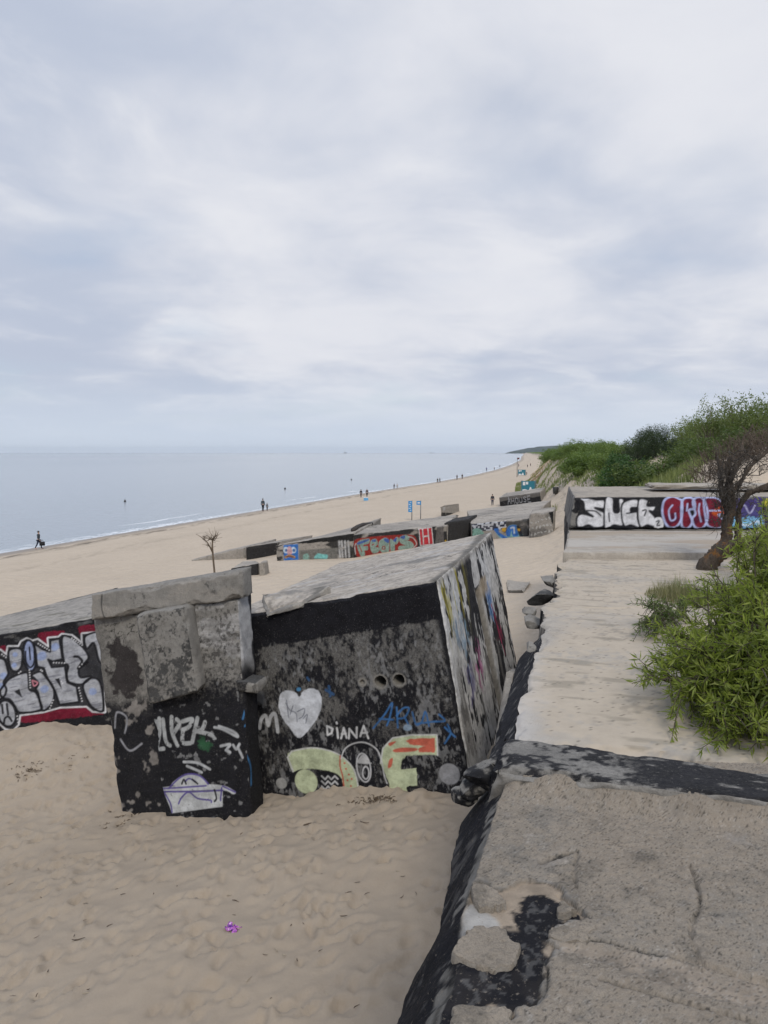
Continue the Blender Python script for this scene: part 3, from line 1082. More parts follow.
def far_wall():
    zb, zt = 6.53, 7.46
    fl, fr = PZ(568, 529, 6.55), PZ(568, 529, 6.55) + [9.5, .15, 0]
    Y0 = fl[1]
    tl = PY(574, 497, Y0 + .12)
    up = tl - fl
    root = empty('graffiti_wall', tuple(fl + np.array([4.5, 2.5, -2.8])), 'low flat topped concrete bunker with white and red bubble letters beside the bush', 'bunker')
    bk = np.array([1.3, 5.6, .02])
    dn = np.array([0, 0, -2.9])
    c8 = [fl + dn, fr + dn, fr + bk + dn, fl + bk + dn, fl + up, fr + up, fr + up + bk, fl + up + bk]

    def topp(p):
        p.put(sst(.38, .5, p.nz(.6, .6, 5, 1)) * .85, (.40, .35, .29))
    # upper painted storey and the bare base it stands on
    up8 = [fl, fr, fr + bk, fl + bk] + c8[4:]
    block('wall', up8, M['conc_grey'], .15, .04, .012, {'front': .022}, {'front': far_wall_paint, 'top': topp, 'left': lambda p: p.put(sst(.5, .6, p.nz(2)) * .6, (.05, .05, .06))}, root, 41)
    in_ = np.array([.03, .03, -.004])
    lo8 = [q + in_ for q in c8[:4]] + [q + in_ for q in (fl, fr, fr + bk, fl + bk)]
    block('base', lo8, M['conc_grey'], .3, .05, .03, {}, {'left': side_black}, root, 42)
    # a plank-thick broken slab lying on the roof edge, part of the roof
    a = PZ(652, 489, 7.50)
    block('broken_roof_edge', box8(a, a + [4.6, -.35, 0], (0, 0, .13), (.3, 1.5, 0)), M['conc_pale'], .12, .06, .03, parent=root, seed=44)


far_wall()


# ---- tilted bunker ---------------------------------------------------------------------------------
A_ = PY(437, 580, 10.9)
C_ = PZ(469, 770, 3.72)
D_ = PY(492, 532, 16.2)
B_ = PY(222, 617.5, 11.9)
DN = (C_ - A_) / np.linalg.norm(C_ - A_)
DN2 = DN * .97 + np.array([.02, 0, 0])
DN2 /= np.linalg.norm(DN2)
F_ = B_ + (D_ - A_) + np.array([0, 0, -.05])


def k5(L):
    return [(250 + x / 3.49, 660 + y / 3.49) for x, y in L]


def bunker_front(p):
    H = p.v.max()
    d = H - p.v                                     # metres below the roof edge
    n = p.nz(2.2, 2.2, 5, 1)
    n2 = p.nz(9, 5, 4, 2)
    thr = np.interp(d, [0, .5, .62, 1.3, 1.9, 2.4, 4], [0, 0, .515, .51, .47, .43, .40])
    n4 = p.nz(30, 17, 4, 16)
    n5 = p.nz(1.1, .8, 4, 18)
    mixn = .26 * n + .22 * n5 + .28 * n2 + .24 * n4
    cov = .55 * sst(thr - .05, thr + .05, mixn) + .45 * sst(thr - .13, thr + .10, mixn)
    cov = np.where(d > 1.6, np.maximum(cov, .55 * sst(1.5, 2.3, d)), cov)
    cov = np.maximum(cov, sst(.62, .46, d + .25 * (n - .5) + .2 * (n4 - .5)) * .97)
    p.put(np.ones(len(p.u)) * .50, (.05, .05, .05))
    p.put(cov, BLACK)
    p.put(sst(.54, .62, .5 * p.nz(3, 2, 5, 5) + .5 * p.nz(24, 12, 4, 19)) * sst(.6, .9, d) * .55, (.26, .26, .26))
    p.put(sst(.62, .72, .5 * p.nz(14, 9, 4, 4) + .5 * p.nz(45, 30, 3, 24)) * .5 * sst(.45, .65, d), (.22, .22, .22))
    # black strip down the right arris
    p.put(sst(.16, .08, p.u.max() - p.u + .05 * (n2 - .5)) * .95, BLACK)
    pale, red, blue = (.50, .55, .36), (.52, .11, .07), (.045, .14, .33)
    T = lambda L, *a, **k: p.poly(k5(L), *a, **k)
    S = lambda L, w, c, **k: p.line(k5(L), w, c, **k)
    heart = [(172, 272), (140, 238), (112, 198), (101, 155), (108, 118), (135, 106), (160, 115), (172, 130), (186, 108), (218, 99), (243, 114), (250, 150), (240, 192), (208, 240)]
    T(heart, (.60, .62, .66), .10, wob=.012)
    for L in ([(125, 150), (140, 175), (160, 185), (165, 215)], [(150, 160), (140, 190)], [(165, 180), (190, 170), (185, 195), (170, 205)], [(185, 205), (200, 190), (195, 220)], [(128, 140), (135, 200)]):
        S(L, .012, (.15, .16, .2), wear=.1)
    S([(33, 238), (40, 205), (55, 195), (63, 228), (72, 198), (88, 190), (97, 250)], .06, (.55, .56, .58), wear=.15)
    Dn = [[(268, 234), (270, 262), (284, 256), (288, 240), (268, 231)], [(303, 238), (307, 272)], [(302, 218), (303, 222)],
          [(318, 273), (327, 237), (337, 271)], [(320, 258), (334, 257)], [(345, 273), (347, 240), (372, 271), (373, 235)],
          [(385, 266), (397, 230), (413, 273)], [(388, 255), (409, 253)]]
    for L in Dn: S(L, .030, (.62, .62, .62), smooth=False, wear=.06)
    # arch letter
    T([(131, 340), (146, 318), (215, 306), (282, 318), (332, 346), (366, 392), (382, 500), (332, 500), (326, 430), (302, 398), (250, 382), (182, 380), (150, 388)], pale, .12, wob=.015)
    S([(132, 340), (150, 388)], .03, (.6, .6, .58)); S([(146, 318), (131, 340)], .02, (.6, .6, .58))
    S([(146, 318), (215, 306), (282, 318), (332, 346), (366, 392), (382, 478)], .018, (.6, .6, .58), wear=.2)
    T([(236, 390), (300, 396), (322, 430), (326, 500), (230, 500), (243, 450)], BLACK, 0)
    for k in range(4):
        y = 405 + k * 18
        S([(250, y), (262, y + 12), (272, y), (284, y + 12), (296, y), (306, y + 10)], .024, (.5, .5, .5), smooth=False, wear=.25)
    p.disc(k5([(196, 424)])[0], .200, .200, pale, .06)
    S([(315, 335), (314, 370), (322, 400), (328, 440)], .022, red, wear=.2)
    for q in ((335, 380), (345, 400), (340, 420), (352, 440), (330, 360), (355, 415)):
        p.disc(k5([q])[0], .016, .016, red)
    # f shaped letter
    T([(456, 360), (464, 308), (498, 272), (560, 262), (652, 261), (655, 332), (600, 330), (545, 335), (528, 352), (527, 382), (580, 378), (583, 438), (546, 440), (552, 500), (490, 500), (486, 430), (472, 395)], pale, .10, False, wob=.015)
    S([(456, 360), (464, 308), (498, 272), (560, 262), (652, 261), (655, 332)], .02, (.62, .62, .6), smooth=False)
    T([(545, 282), (560, 275), (645, 272), (646, 322), (590, 322), (585, 310), (610, 300), (560, 295)], red, .12, False, wob=.01)
    T([(500, 314), (530, 306), (580, 308), (575, 318), (510, 322)], red, .1)
    T([(486, 350), (498, 343), (494, 370), (482, 376)], red, .1)
    T([(484, 290), (510, 284), (490, 300)], red, .1)
    S([(318, 345), (330, 312), (360, 292), (400, 288), (438, 308), (458, 345), (468, 400), (478, 430)], .018, (.55, .55, .55), wear=.25)
    t = np.linspace(0, 2 * math.pi, 16)[:-1]
    S([(397 + 24 * math.cos(a) + 6 * math.sin(a), 376 + 50 * math.sin(a)) for a in t], .02, (.55, .55, .56), closed=True)
    T([(376, 350), (395, 330), (415, 352), (416, 362), (378, 360)], (.5, .5, .5), .3)
    S([(404 + 11 * math.cos(a), 394 + 22 * math.sin(a)) for a in t], .02, (.55, .55, .56), closed=True)
    S([(372, 352), (424, 360)], .012, (.5, .5, .5))
    S([(420 + 9 * math.cos(a), 454 + 15 * math.sin(a)) for a in t], .012, (.3, .3, .3), closed=True)
    p.disc(k5([(696, 398)])[0], .165, .165, (.30, .30, .31), .30)
    p.disc(k5([(110, 430)])[0], .10, .09, (.33, .33, .32), .2)
    for L in ([(430, 238), (470, 190), (496, 150), (488, 200), (478, 228)], [(452, 205), (500, 208)], [(512, 165), (516, 235)], [(512, 195), (535, 168), (555, 170), (540, 200), (515, 205)], [(540, 200), (556, 232)],
              [(566, 182), (580, 225), (600, 215), (612, 180), (625, 230)], [(585, 222), (640, 215), (680, 212), (660, 190)], [(690, 225), (700, 255), (690, 275), (680, 290)], [(680, 235), (716, 268)]):
        S(L, .026, blue, wear=.30)
    p.disc(k5([(550, 236)])[0], .07, .05, (.25, .33, .42), .35)
    p.disc(k5([(170, 102)])[0], .04, .03, (.08, .25, .45), .2)
    for L in ([(265, 105), (292, 120)], [(275, 92), (280, 125)], [(200, 62), (206, 70)]):
        S(L, .04, (.04, .10, .22), wear=.4)
    # plaster lost around the holes
    for q, r in (((455, 76), .15), ((520, 70), .14), ((392, 78), .09)):
        c = p.conv(*k5([q])[0])
        dd = np.hypot(p.u - c[0], p.v - c[1])
        p.strip(sst(r, r * .7, dd + .05 * (n2 - .5)))
        p.put(sst(r * .9, r * .6, dd) * .35, (.28, .26, .22))


HOLES = [((455, 76), .084, .5), ((520, 70), .080, .5), ((392, 78), .035, .05)]


def bunker_hook(f, P, D, uv, n, pt):
    if f == 'front':
        D = D.copy()
        for q, r, dep in HOLES:
            c = pt.conv(*k5([q])[0])
            dd = np.hypot(uv[:, 0] - c[0], uv[:, 1] - c[1])
            m = sst(r * 1.10, r * .92, dd)
            D -= n * (dep * m)[:, None]
    if f == 'right':
        D = D.copy()
        u0 = door_u(uv[:, 1])
        m = sst(.24, .20, np.abs(uv[:, 0] - u0)) * sst(pt.v.max() - .70, pt.v.max() - .8, uv[:, 1])
        D -= n * (.16 * m)[:, None]
    return D


DOOR = [2.6]


def door_u(v):
    return DOOR[0] + 0 * v


def bunker_right(p):
    DOOR[0] = p.conv(489, 645)[0]
    H = p.v.max()
    d = H - p.v
    u = p.u
    n = p.nz(3.0, 1.0, 5, 1)
    n2 = p.nz(1.2, .7, 4, 2)
    n3 = p.nz(12, 6, 5, 3)
    p.put(np.ones(len(u)), (.56, .545, .52))
    p.put(sst(.5, .6, p.nz(1.2, 1.0, 4, 7)) * .5, (.62, .62, .62))
    dark = sst(.49, .52, .50 * n + .26 * n2 + .24 * n3 + .035 * sst(3.2, 4.2, u) - .05 * sst(1.8, 2.6, d))
    p.put(dark * .97, (.018, .018, .022))
    p.strip(sst(.58, .64, p.nz(3.3, .8, 5, 6)) * sst(1, 2, d) * .7)
    yel = sst(.52, .62, p.nz(5, 1.0, 4, 12)) * sst(1.5, .2, d) * sst(2.9, 1.2, u) * sst(.1, .35, u)
    p.put(yel * .75, (.42, .36, .04))
    for (c, r, col, k) in (((2.0, 1.9), .55, (.45, .12, .28), 21), ((1.2, 2.0), .5, (.10, .08, .22), 22), ((1.4, 1.2), .6, (.22, .34, .45), 23),
                           ((4.0, 1.2), .5, (.10, .22, .48), 24), ((4.4, 1.9), .45, (.42, .05, .12), 25), ((.9, .9), .4, (.16, .26, .38), 26)):
        w = np.exp(-((u - c[0]) / r) ** 2 - ((d - c[1]) / (r * 1.2)) ** 2)
        p.put(sst(.52, .58, .35 * p.nz(5, 2.5, 4, k) + .35 * p.nz(14, 7, 4, k + 9) + w * .25) * w * .75, col)
    p.line([(4.1, H - 1.3), (4.25, H - 1.6), (4.3, H - 2.0), (4.55, H - 2.5)], .045, (.42, .05, .12), .42, raw=True)
    p.line([(3.7, H - .9), (3.85, H - 1.3), (4.0, H - 1.6)], .06, (.12, .25, .45), .42, raw=True)
    # bare door jamb
    jm = sst(.25, .22, np.abs(u - door_u(p.v))) * sst(.75, .8, d)
    p.strip(jm)
    p.put(jm * .9, (.24, .225, .20))
    p.put(sst(.40, .34, np.abs(u - door_u(0) - .6)) * sst(1.1, .9, d) * sst(.6, .7, d) * .8, (.42, .34, .24))
    p.put(sst(.10, .02, u + .06 * (n3 - .5)) * .95, BLACK)
    p.put(sst(.16, .02, d + .1 * (n3 - .5)) * .8, (.33, .31, .28))


def bunker_top(p):
    n = p.nz(.8, 1.4, 5, 1)
    n2 = .5 * p.nz(6, 6, 5, 2) + .5 * p.nz(22, 22, 4, 4)
    p.put(sst(.30, .45, .7 * n + .3 * n2) * .95, (.43, .385, .33))
    p.put(sst(.54, .60, n2) * .5, (.20, .185, .165))
    p.put(sst(.645, .665, p.nz(2.2, 5, 5, 3)) * .7, (.42, .40, .38))
    p.cracks(.9, .006, .8, 33)
    ur = p.u.max() - p.u
    p.put(sst(.34, .2, ur + .25 * (p.nz(3, 2, 4, 8) - .5)) * .7, (.07, .07, .065))
    p.put(sst(.12, .04, ur + .1 * (p.nz(6, 4, 4, 9) - .5)) * .8, (.42, .40, .37))


def tilted_bunker():
    root = empty('bunker', tuple((A_ + F_) / 2 + DN * 3.6), 'big tilted black concrete bunker with white heart and pale letters, sunk in sand', 'bunker')
    dn = DN * 3.6
    bdn = DN2 * 3.6
    c8 = [B_ + dn, A_ + dn, D_ + bdn, F_ + bdn, B_, A_, D_, F_]
    block('bunker_body', c8, M['conc_grey'], .12, .045, .014, {'front': .0125, 'right': .017, 'top': .035},
          {'front': bunker_front, 'right': bunker_right, 'top': bunker_top}, root, 51, hook=bunker_hook)
    return root


BUNKER = tilted_bunker()


def slab_paint(p):
    p.put(sst(.48, .6, p.nz(3, 3, 5, 1)) * .5, (.38, .35, .3))


# broken slab pieces on the roof's left end
q_ = [PY(262, 608, 11.35), PY(300, 598, 11.3), PY(329, 584, 11.9), PY(258, 594, 12.0)]
q_ = [v + np.array([.03, .13, 0]) for v in q_]
o = block('concrete_chunk', [q_[0] + [0, 0, -.2], q_[1] + [0, 0, -.2], q_[2] + [0, 0, -.2], q_[3] + [0, 0, -.2],
                             q_[0] + [0, .10, -.10], q_[1] + [0, .08, -.07], q_[2] + [0, .05, -.05], q_[3] + [0, .05, -.02]],
          M['conc_grey'], .03, .05, .02, paint={'top': bunker_top, 'front': slab_paint, 'right': slab_paint}, seed=55)
tag(o, 'broken wedge of pale concrete lying on the tilted bunker roof beside the pier cap', 'concrete chunk')
# leaning plate in the gap right of the bunker
c1, c2 = PY(497, 742, 9.6), PY(507, 738, 9.5)
o = block('concrete_plate', [PY(494, 745, 9.7), PY(503, 740, 9.4), PY(509, 700, 11.2), PY(500, 715, 11.4),
                             PY(506, 672, 10.6), PY(514, 673, 10.5), PY(518, 668, 11.6), PY(511, 668, 11.8)], M['conc_pale'], .05, .03, .01, seed=56)
tag(o, 'narrow pale concrete plate leaning in the gap right of the tilted bunker', 'concrete plate')


# ---- pier with cap ----------------------------------------------------------------------------------
def pier_paint(p):
    c4 = lambda L: [(110 + x / 4.8, 690 + y / 4.8) for x, y in L]
    H = p.v.max()
    d = H - p.v
    n = p.nz(2.5, 2.5, 5, 1)
    n2 = p.nz(10, 10, 4, 2)
    p.put(sst(.44, .6, p.nz(1.6, 4.5, 4, 9)) * sst(1.5, 1.1, d) * .7, (.42, .41, .40))
    line = 1.42 + .35 * (n - .5) + .3 * (n2 - .5)
    n3 = p.nz(26, 26, 3, 14)
    p.put(sst(.06, .02, np.abs((d + .05 * (n - .5)) % .24 - .12)) * sst(.3, .4, d) * .35, (.09, .085, .08))
    p.put(sst(.44, .62, .5 * p.nz(2, 3, 5, 15) + .5 * n3) * .45, (.085, .08, .075))
    p.put(sst(.54, .60, .5 * n2 + .5 * n3) * .6, (.06, .056, .052))
    p.cracks(3.5, .012, 1.0, 31)
    p.cracks(7, .012, .7, 35)
    p.put(sst(line - .42, line + .16, d + .6 * (n2 - .5) + .5 * (n3 - .5)) * .98, BLACK)
    p.put(sst(.66, .74, p.nz(9, 9, 4, 4)) * .55, (.3, .3, .3))
    p.put(sst(.70, .76, p.nz(16, 16, 3, 5)) * .8, (.02, .02, .02))
    w = (.46, .47, .48)
    S = lambda L, wd, c, **k: p.line(c4(L), wd, c, **k)
    for L in ([(185, 138), (190, 270)], [(200, 150), (235, 155), (230, 215), (200, 225)], [(240, 135), (242, 200), (230, 275), (260, 280)], [(258, 140), (270, 240), (290, 265)], [(298, 128), (300, 200), (325, 265)],
              [(322, 140), (335, 160), (305, 210)], [(350, 150), (395, 140), (380, 175), (352, 190)], [(352, 190), (350, 250), (385, 255)], [(420, 135), (395, 250)], [(405, 200), (440, 190), (455, 155)], [(425, 200), (480, 215), (500, 235)]):
        S(L, .065, (.38, .39, .39), wear=.50)
    g = p.pts(c4([(450, 265)]))[0]
    gm = np.exp(-((p.u - g[0]) / .22) ** 2 - ((p.v - g[1]) / .17) ** 2)
    p.put(sst(.46, .56, gm * .42 + .42 * n2 + .25 * (n3 - .5)) * gm * .8, (.035, .12, .055))
    for L in ([(500, 180), (540, 190), (610, 225), (590, 200), (520, 175)], [(530, 270), (575, 262), (560, 285), (575, 300), (555, 290)], [(590, 265), (605, 285), (620, 260)], [(612, 275), (635, 325)], [(355, 345), (420, 350), (480, 380)], [(370, 365), (440, 395)]):
        S(L, .04, w, wear=.25)
    T = lambda L, *a, **k: p.poly(c4(L), *a, **k)
    wb, pu = (.52, .53, .53), (.11, .085, .27)
    T([(298, 456), (330, 422), (375, 404), (430, 415), (466, 452), (380, 460)], wb, .12)
    T([(225, 472), (300, 462), (460, 454), (545, 460), (600, 488), (590, 500), (545, 482), (400, 482), (240, 484)], wb, .26)
    T([(262, 492), (400, 485), (540, 484), (540, 560), (300, 590)], wb, .34, False)
    for L in ([(285, 470), (330, 425), (375, 404), (432, 413), (470, 452)], [(225, 474), (300, 470), (460, 460)], [(225, 486), (400, 488), (540, 482)], [(265, 495), (290, 540), (300, 585)], [(330, 545), (345, 515), (378, 490), (420, 520), (480, 530), (485, 540)], [(535, 470), (530, 530)], [(540, 462), (600, 490)], [(360, 440), (380, 425), (410, 440)]):
        S(L, .026, pu, wear=.12)
    for L in ([(345, 450), (355, 430), (365, 450)], [(395, 430), (420, 450)], [(500, 480), (510, 520), (500, 535)]):
        S(L, .03, BLACK, wear=.2)
    p.disc(c4([(157, 96)])[0], .045, .04, (.3, .36, .32), .2)
    # blue scrawl on the right edge
    for L in ([(635, 140), (650, 98), (660, 150), (645, 175)], [(668, 260), (680, 340), (700, 400), (695, 440)]):
        S(L, .03, (.05, .17, .36), wear=.3)


def pier():
    ltop = PY(88, 618, 11.75)
    rtop = PY(238, 599, 11.05)
    back = (D_ - A_) / np.linalg.norm(D_ - A_) * .45
    fwd = -back / .45
    lbot, rbot = PY(115, 803, 11.38), PY(250, 797, 10.68)
    DL, DR = (lbot - ltop) * 1.35, (rbot - rtop) * 1.35
    H = 3.6
    root = empty('pier', tuple((ltop + rtop) / 2 + DN * H), 'tilted square concrete pier with grey capstone and boat graffiti at bunker\'s left end', 'pier')
    e = (rtop - ltop)
    eu = e / np.linalg.norm(e)

    def left_paint(p):
        H_ = p.v.max()
        d = H_ - p.v
        n = p.nz(3, 3, 5, 1)
        n2 = p.nz(9, 9, 4, 2)
        p.put(sst(.40, .60, .5 * p.nz(2, 2, 4, 3) + .5 * p.nz(16, 16, 4, 23)) * .55, (.085, .08, .074))
        p.cracks(4, .012, 1.0, 31)
        blot = sst(.36, .30, np.hypot((p.u - .42) / 1.0, (d - 1.0) / 1.3) + .8 * (n - .5) + .35 * (n2 - .5))
        p.put(blot * .95, (.035, .03, .03))
        p.put(sst(1.35, 1.75, d + .7 * (n - .5)) * .97, BLACK)
        p.put(sst(.62, .70, p.nz(5, 5, 4, 7)) * sst(.8, 1.2, d) * .6, (.36, .33, .30))
        for L in ([(.12, H_ - 1.9), (.2, H_ - 1.65), (.38, H_ - 1.75), (.3, H_ - 2.0)], [(.2, H_ - 2.1), (.35, H_ - 2.3), (.6, H_ - 2.2)]):
            p.line(L, .03, (.3, .3, .32), .3, raw=True)
    # recessed left half, proud right half
    s = .37
    m = ltop + e * s
    inn = -fwd * .10
    DM = DL + (DR - DL) * s
    block('pier_body', six(ltop + inn, m + inn + eu * .05, DL, DM, back), M['conc'], .1, .04, .012, {'front': .014}, {'front': left_paint, 'left': left_paint}, root, 61)

    def notch(f, P, D, uv, n, pt):
        return D

    def side(p):
        d = p.v.max() - p.v
        n = p.nz(4, 4, 5, 1)
        ur = p.u - p.v / p.v.max() * (p.u.max() - .44)
        p.put(sst(.9, 1.3, d + .5 * (n - .5)) * .97, BLACK)
        p.put(sst(.45, .6, n) * sst(1.0, .7, d) * .7, (.46, .46, .47))
        p.put(sst(1.25, .9, d + .3 * (n - .5)) * .9, (.40, .40, .405))
        p.put(sst(.34, .38, ur + .25 * (n - .5)) * .95, BLACK)
        for L in ([(.1, p.v.max() - 1.9), (.2, p.v.max() - 1.65), (.22, p.v.max() - 2.0)], [(.12, p.v.max() - 2.3), (.25, p.v.max() - 2.6), (.2, p.v.max() - 2.9)]):
            p.line(L, .03, (.05, .17, .36), .3, raw=True)
    block('pier_body', six(m, rtop, DM, DR, back * .98), M['conc'], .1, .035, .012, {'front': .012, 'right': .02}, {'front': pier_paint, 'right': side}, root, 62)
    # projecting plate under the cap
    pr = fwd * .16
    a, b = PY(133, 615, 11.21), PY(184, 606, 10.98)
    a2, b2 = PY(148, 706, 11.08), PY(198, 692, 10.83)
    bk = back / .45 * .38

    def plate(p):
        d = p.v.max() - p.v
        p.put(sst(.42, .6, p.nz(3, 5, 5, 1)) * .4, (.27, .26, .24))
        p.put(sst(.45, .6, .5 * p.nz(5, 3, 5, 16) + .5 * p.nz(24, 24, 4, 17)) * .5, (.085, .08, .075))
        p.cracks(3.2, .013, 1.0, 31)
        p.cracks(8, .012, .6, 36)
        p.put(sst(.56, .62, .55 * p.nz(6, 6, 5, 2) + .45 * p.nz(26, 26, 4, 19) + .12 * sst(.4, 1.1, d)) * .85, (.05, .05, .05))
        p.put(sst(.70, .76, p.nz(15, 15, 3, 5)) * .8, (.03, .03, .03))
    block('projecting_plate', [a2, b2, b2 + bk, a2 + bk, a, b, b + bk, a + bk], M['conc'], .06, .04, .015, {'front': .014}, {'front': plate}, root, 63)
    # capstone
    cl, cr = PY(91, 621, 11.66), PY(243, 599, 10.93)
    tl_, tr_ = PY(91, 595, 11.70), PY(241, 570, 10.96)
    bk = back / .45 * .36

    def cap(p):
        p.put(sst(.58, .66, .6 * p.nz(4, 5, 5, 1) + .4 * p.nz(22, 22, 4, 6)) * .8, (.06, .06, .06))
        p.put(sst(.45, .6, p.nz(2, 3, 5, 2)) * .4, (.34, .31, .27))
        p.line([(.27, 0), (.24, .2), (.28, .4)], .02, (.04, .04, .04), raw=True)
    block('capstone', [cl, cr, cr + bk, cl + bk, tl_, tr_, tr_ + bk, tl_ + bk], M['conc'], .05, .05, .012, {'front': .016}, {'front': cap}, root, 64)
    # stub with broken white stone on the right flank
    c = PY(247, 686, 10.86)
    block('bracket', box8(c + [-.16, 0, -.09], c + [.16, 0, -.13], (-.02, 0, .17), tuple(back / .45 * .4)), M['conc'], .025, .04, .02,
          paint={'top': lambda p: p.put(np.ones(len(p.u)) * .9, (.06, .06, .06)), 'front': lambda p: p.put(sst(.62, .5, np.abs(p.u - .2) * 3 + .4 * p.nz(9)) * 0 + .85 * (p.u < .14) + .5 * (p.u > .24), BLACK), 'left': lambda p: p.put(np.ones(len(p.u)), BLACK)}, parent=root, seed=65)


pier()


# ---- left wall with silver letters ---------------------------------------------------------------------
def silver_paint(p):
    c = lambda L: [(x / 6.98, 600 + y / 6.98) for x, y in L]
    sil, blu, redd, wht = (.40, .41, .44), (.22, .30, .58), (.17, .012, .03), (.62, .62, .64)
    P = lambda L, *a, **k: p.poly(c(L), *a, **k)
    S = lambda L, w, col, **k: p.line(c(L), w, col, **k)
    p.put(sst(.22, .34, p.nz(2.5, 4, 5, 1)) * .98, BLACK)
    p.put(sst(.62, .72, p.nz(3, 6, 5, 2)) * .6, (.12, .12, .12))
    P([(130, 805), (300, 775), (440, 755), (620, 735), (720, 775), (720, 800), (400, 835), (250, 855), (140, 850)], redd, .08, False, wob=.03)
    P([(270, 235), (420, 215), (440, 240), (345, 330), (300, 300)], redd, .15, wob=.03)
    P([(555, 190), (680, 175), (690, 240), (570, 245)], redd, .15, wob=.03)
    P([(-60, 350), (0, 320), (50, 330), (40, 390), (-60, 420)], redd, .15, wob=.03)
    sil_out = [(-80, 405), (0, 352), (48, 390), (58, 328), (132, 328), (150, 292), (186, 272), (225, 290), (262, 278), (345, 338), (338, 268), (410, 262), (432, 242), (500, 250), (578, 312), (575, 238), (720, 225), (730, 780), (650, 775), (605, 738), (420, 745), (300, 778), (135, 800), (125, 868), (88, 905), (40, 895), (0, 858), (-80, 870)]
    p.poly(c(sil_out), wht, smooth=False, grow=.035)
    p.poly(c(sil_out), (.014, .014, .018), smooth=False)
    L = {}
    L['a2'] = [(-60, 400), (0, 405), (35, 425), (52, 485), (56, 520), (25, 575), (45, 625), (20, 680), (-60, 690)]
    L['a'] = [(64, 352), (148, 346), (152, 450), (122, 496), (84, 490), (64, 440)]
    L['b'] = [(30, 592), (75, 545), (182, 505), (200, 560), (206, 625), (248, 645), (275, 700), (284, 766), (142, 786), (104, 740), (70, 695), (20, 682), (0, 640)]
    L['d'] = [(222, 525), (282, 500), (318, 535), (362, 590), (378, 640), (372, 700), (338, 752), (294, 766), (268, 655), (252, 620), (268, 585), (245, 550)]
    L['e'] = [(238, 305), (300, 345), (348, 362), (352, 280), (414, 272), (436, 412), (368, 428), (336, 415), (362, 470), (452, 462), (470, 575), (535, 605), (552, 712), (416, 730), (386, 640), (330, 545), (306, 475), (262, 465), (246, 390)]
    L['f'] = [(434, 262), (495, 262), (545, 300), (590, 345), (618, 400), (590, 440), (550, 485), (562, 540), (635, 535), (572, 588), (482, 572), (466, 520), (476, 460), (446, 425)]
    L['g'] = [(596, 252), (720, 235), (720, 420), (690, 420), (655, 300), (606, 340)]
    L['h'] = [(580, 595), (635, 545), (700, 580), (720, 768), (652, 755), (606, 690)]
    for k, q in L.items():
        P(q, sil, 0, smooth=(k not in 'e'))
    # brushed variation and blue tints
    isil = (np.abs(p.rgb[:, 0] - sil[0]) < .03) & (p.a > .5)
    p.put(isil * sst(.5, .66, p.nz(2.0, 12, 4, 5)) * .55, (.30, .31, .35))
    p.put(isil * sst(.60, .68, p.nz(4, 26, 3, 6)) * .55, (.14, .14, .17))
    for q, r in (((105, 380), .06), ((98, 455), .07), ((25, 530), .08), ((10, 600), .07), ((310, 620), .10), ((650, 640), .10), ((290, 390), .12), ((385, 330), .10), ((560, 510), .06)):
        cc = p.pts(c([q]))[0]
        w = np.exp(-((p.u - cc[0]) / r) ** 2 - ((p.v - cc[1]) / r) ** 2)
        p.put(isil * sst(.35, .7, w + .4 * (p.nz(8) - .5)) * .6, (.26, .36, .66))
    # ovals
    for (cx, cy, rx, ry, rot, col) in ((208, 388, 44, 108, .1, blu), (48, 792, 62, 92, .22, sil)):
        q = [(cx + rx * math.cos(t) * math.cos(rot) + ry * math.sin(t) * math.sin(rot), cy - rx * math.cos(t) * math.sin(rot) + ry * math.sin(t) * math.cos(rot)) for t in np.linspace(0, 2 * math.pi, 18)[:-1]]
        P(q, tuple(.6 * x + .4 * y for x, y in zip(col, sil)), 0)
        p.line(c(q), .045, BLACK, closed=True)
    S([(178, 360), (182, 430), (210, 470), (238, 440), (240, 360)], .035, BLACK)
    S([(205, 330), (212, 415)], .03, BLACK)
    S([(14, 730), (20, 790)], .04, BLACK); S([(48, 725), (56, 800)], .04, BLACK)
    S([(28, 860), (35, 825), (60, 815), (82, 845)], .04, BLACK)
    for k, q in L.items():
        p.line(c(q), .042, BLACK, closed=True, smooth=(k not in 'e'))
    P([(100, 640), (136, 620), (156, 682)], BLACK, 0, False)
    P([(384, 552), (414, 545), (432, 622)], BLACK, 0, False)
    S([(520, 395), (550, 400), (572, 430), (545, 480), (610, 435)], .05, BLACK)
    P([(218, 540), (235, 560), (268, 570), (262, 598), (235, 608)], BLACK, 0)
    S([(228, 562), (262, 578), (238, 600), (225, 562)], .025, (.5, .2, .24))
    # rows of white dots in the black between letters
    for q in ([(5, 375), (48, 405)], [(260, 300), (350, 355)], [(495, 262), (580, 320)], [(548, 605), (575, 715)], [(118, 800), (128, 865)], [(375, 690), (345, 765)], [(205, 480), (212, 620)], [(365, 437), (460, 440)], [(125, 515), (150, 495)], [(280, 485), (300, 500)], [(580, 440), (545, 475)], [(425, 560), (440, 590)]):
        a, b = np.array(q[0]), np.array(q[1])
        nseg = max(2, int(np.linalg.norm(b - a) / 17))
        for i in range(nseg):
            p.disc(c([a + (b - a) * (i + .5) / nseg])[0], .013, .013, wht)


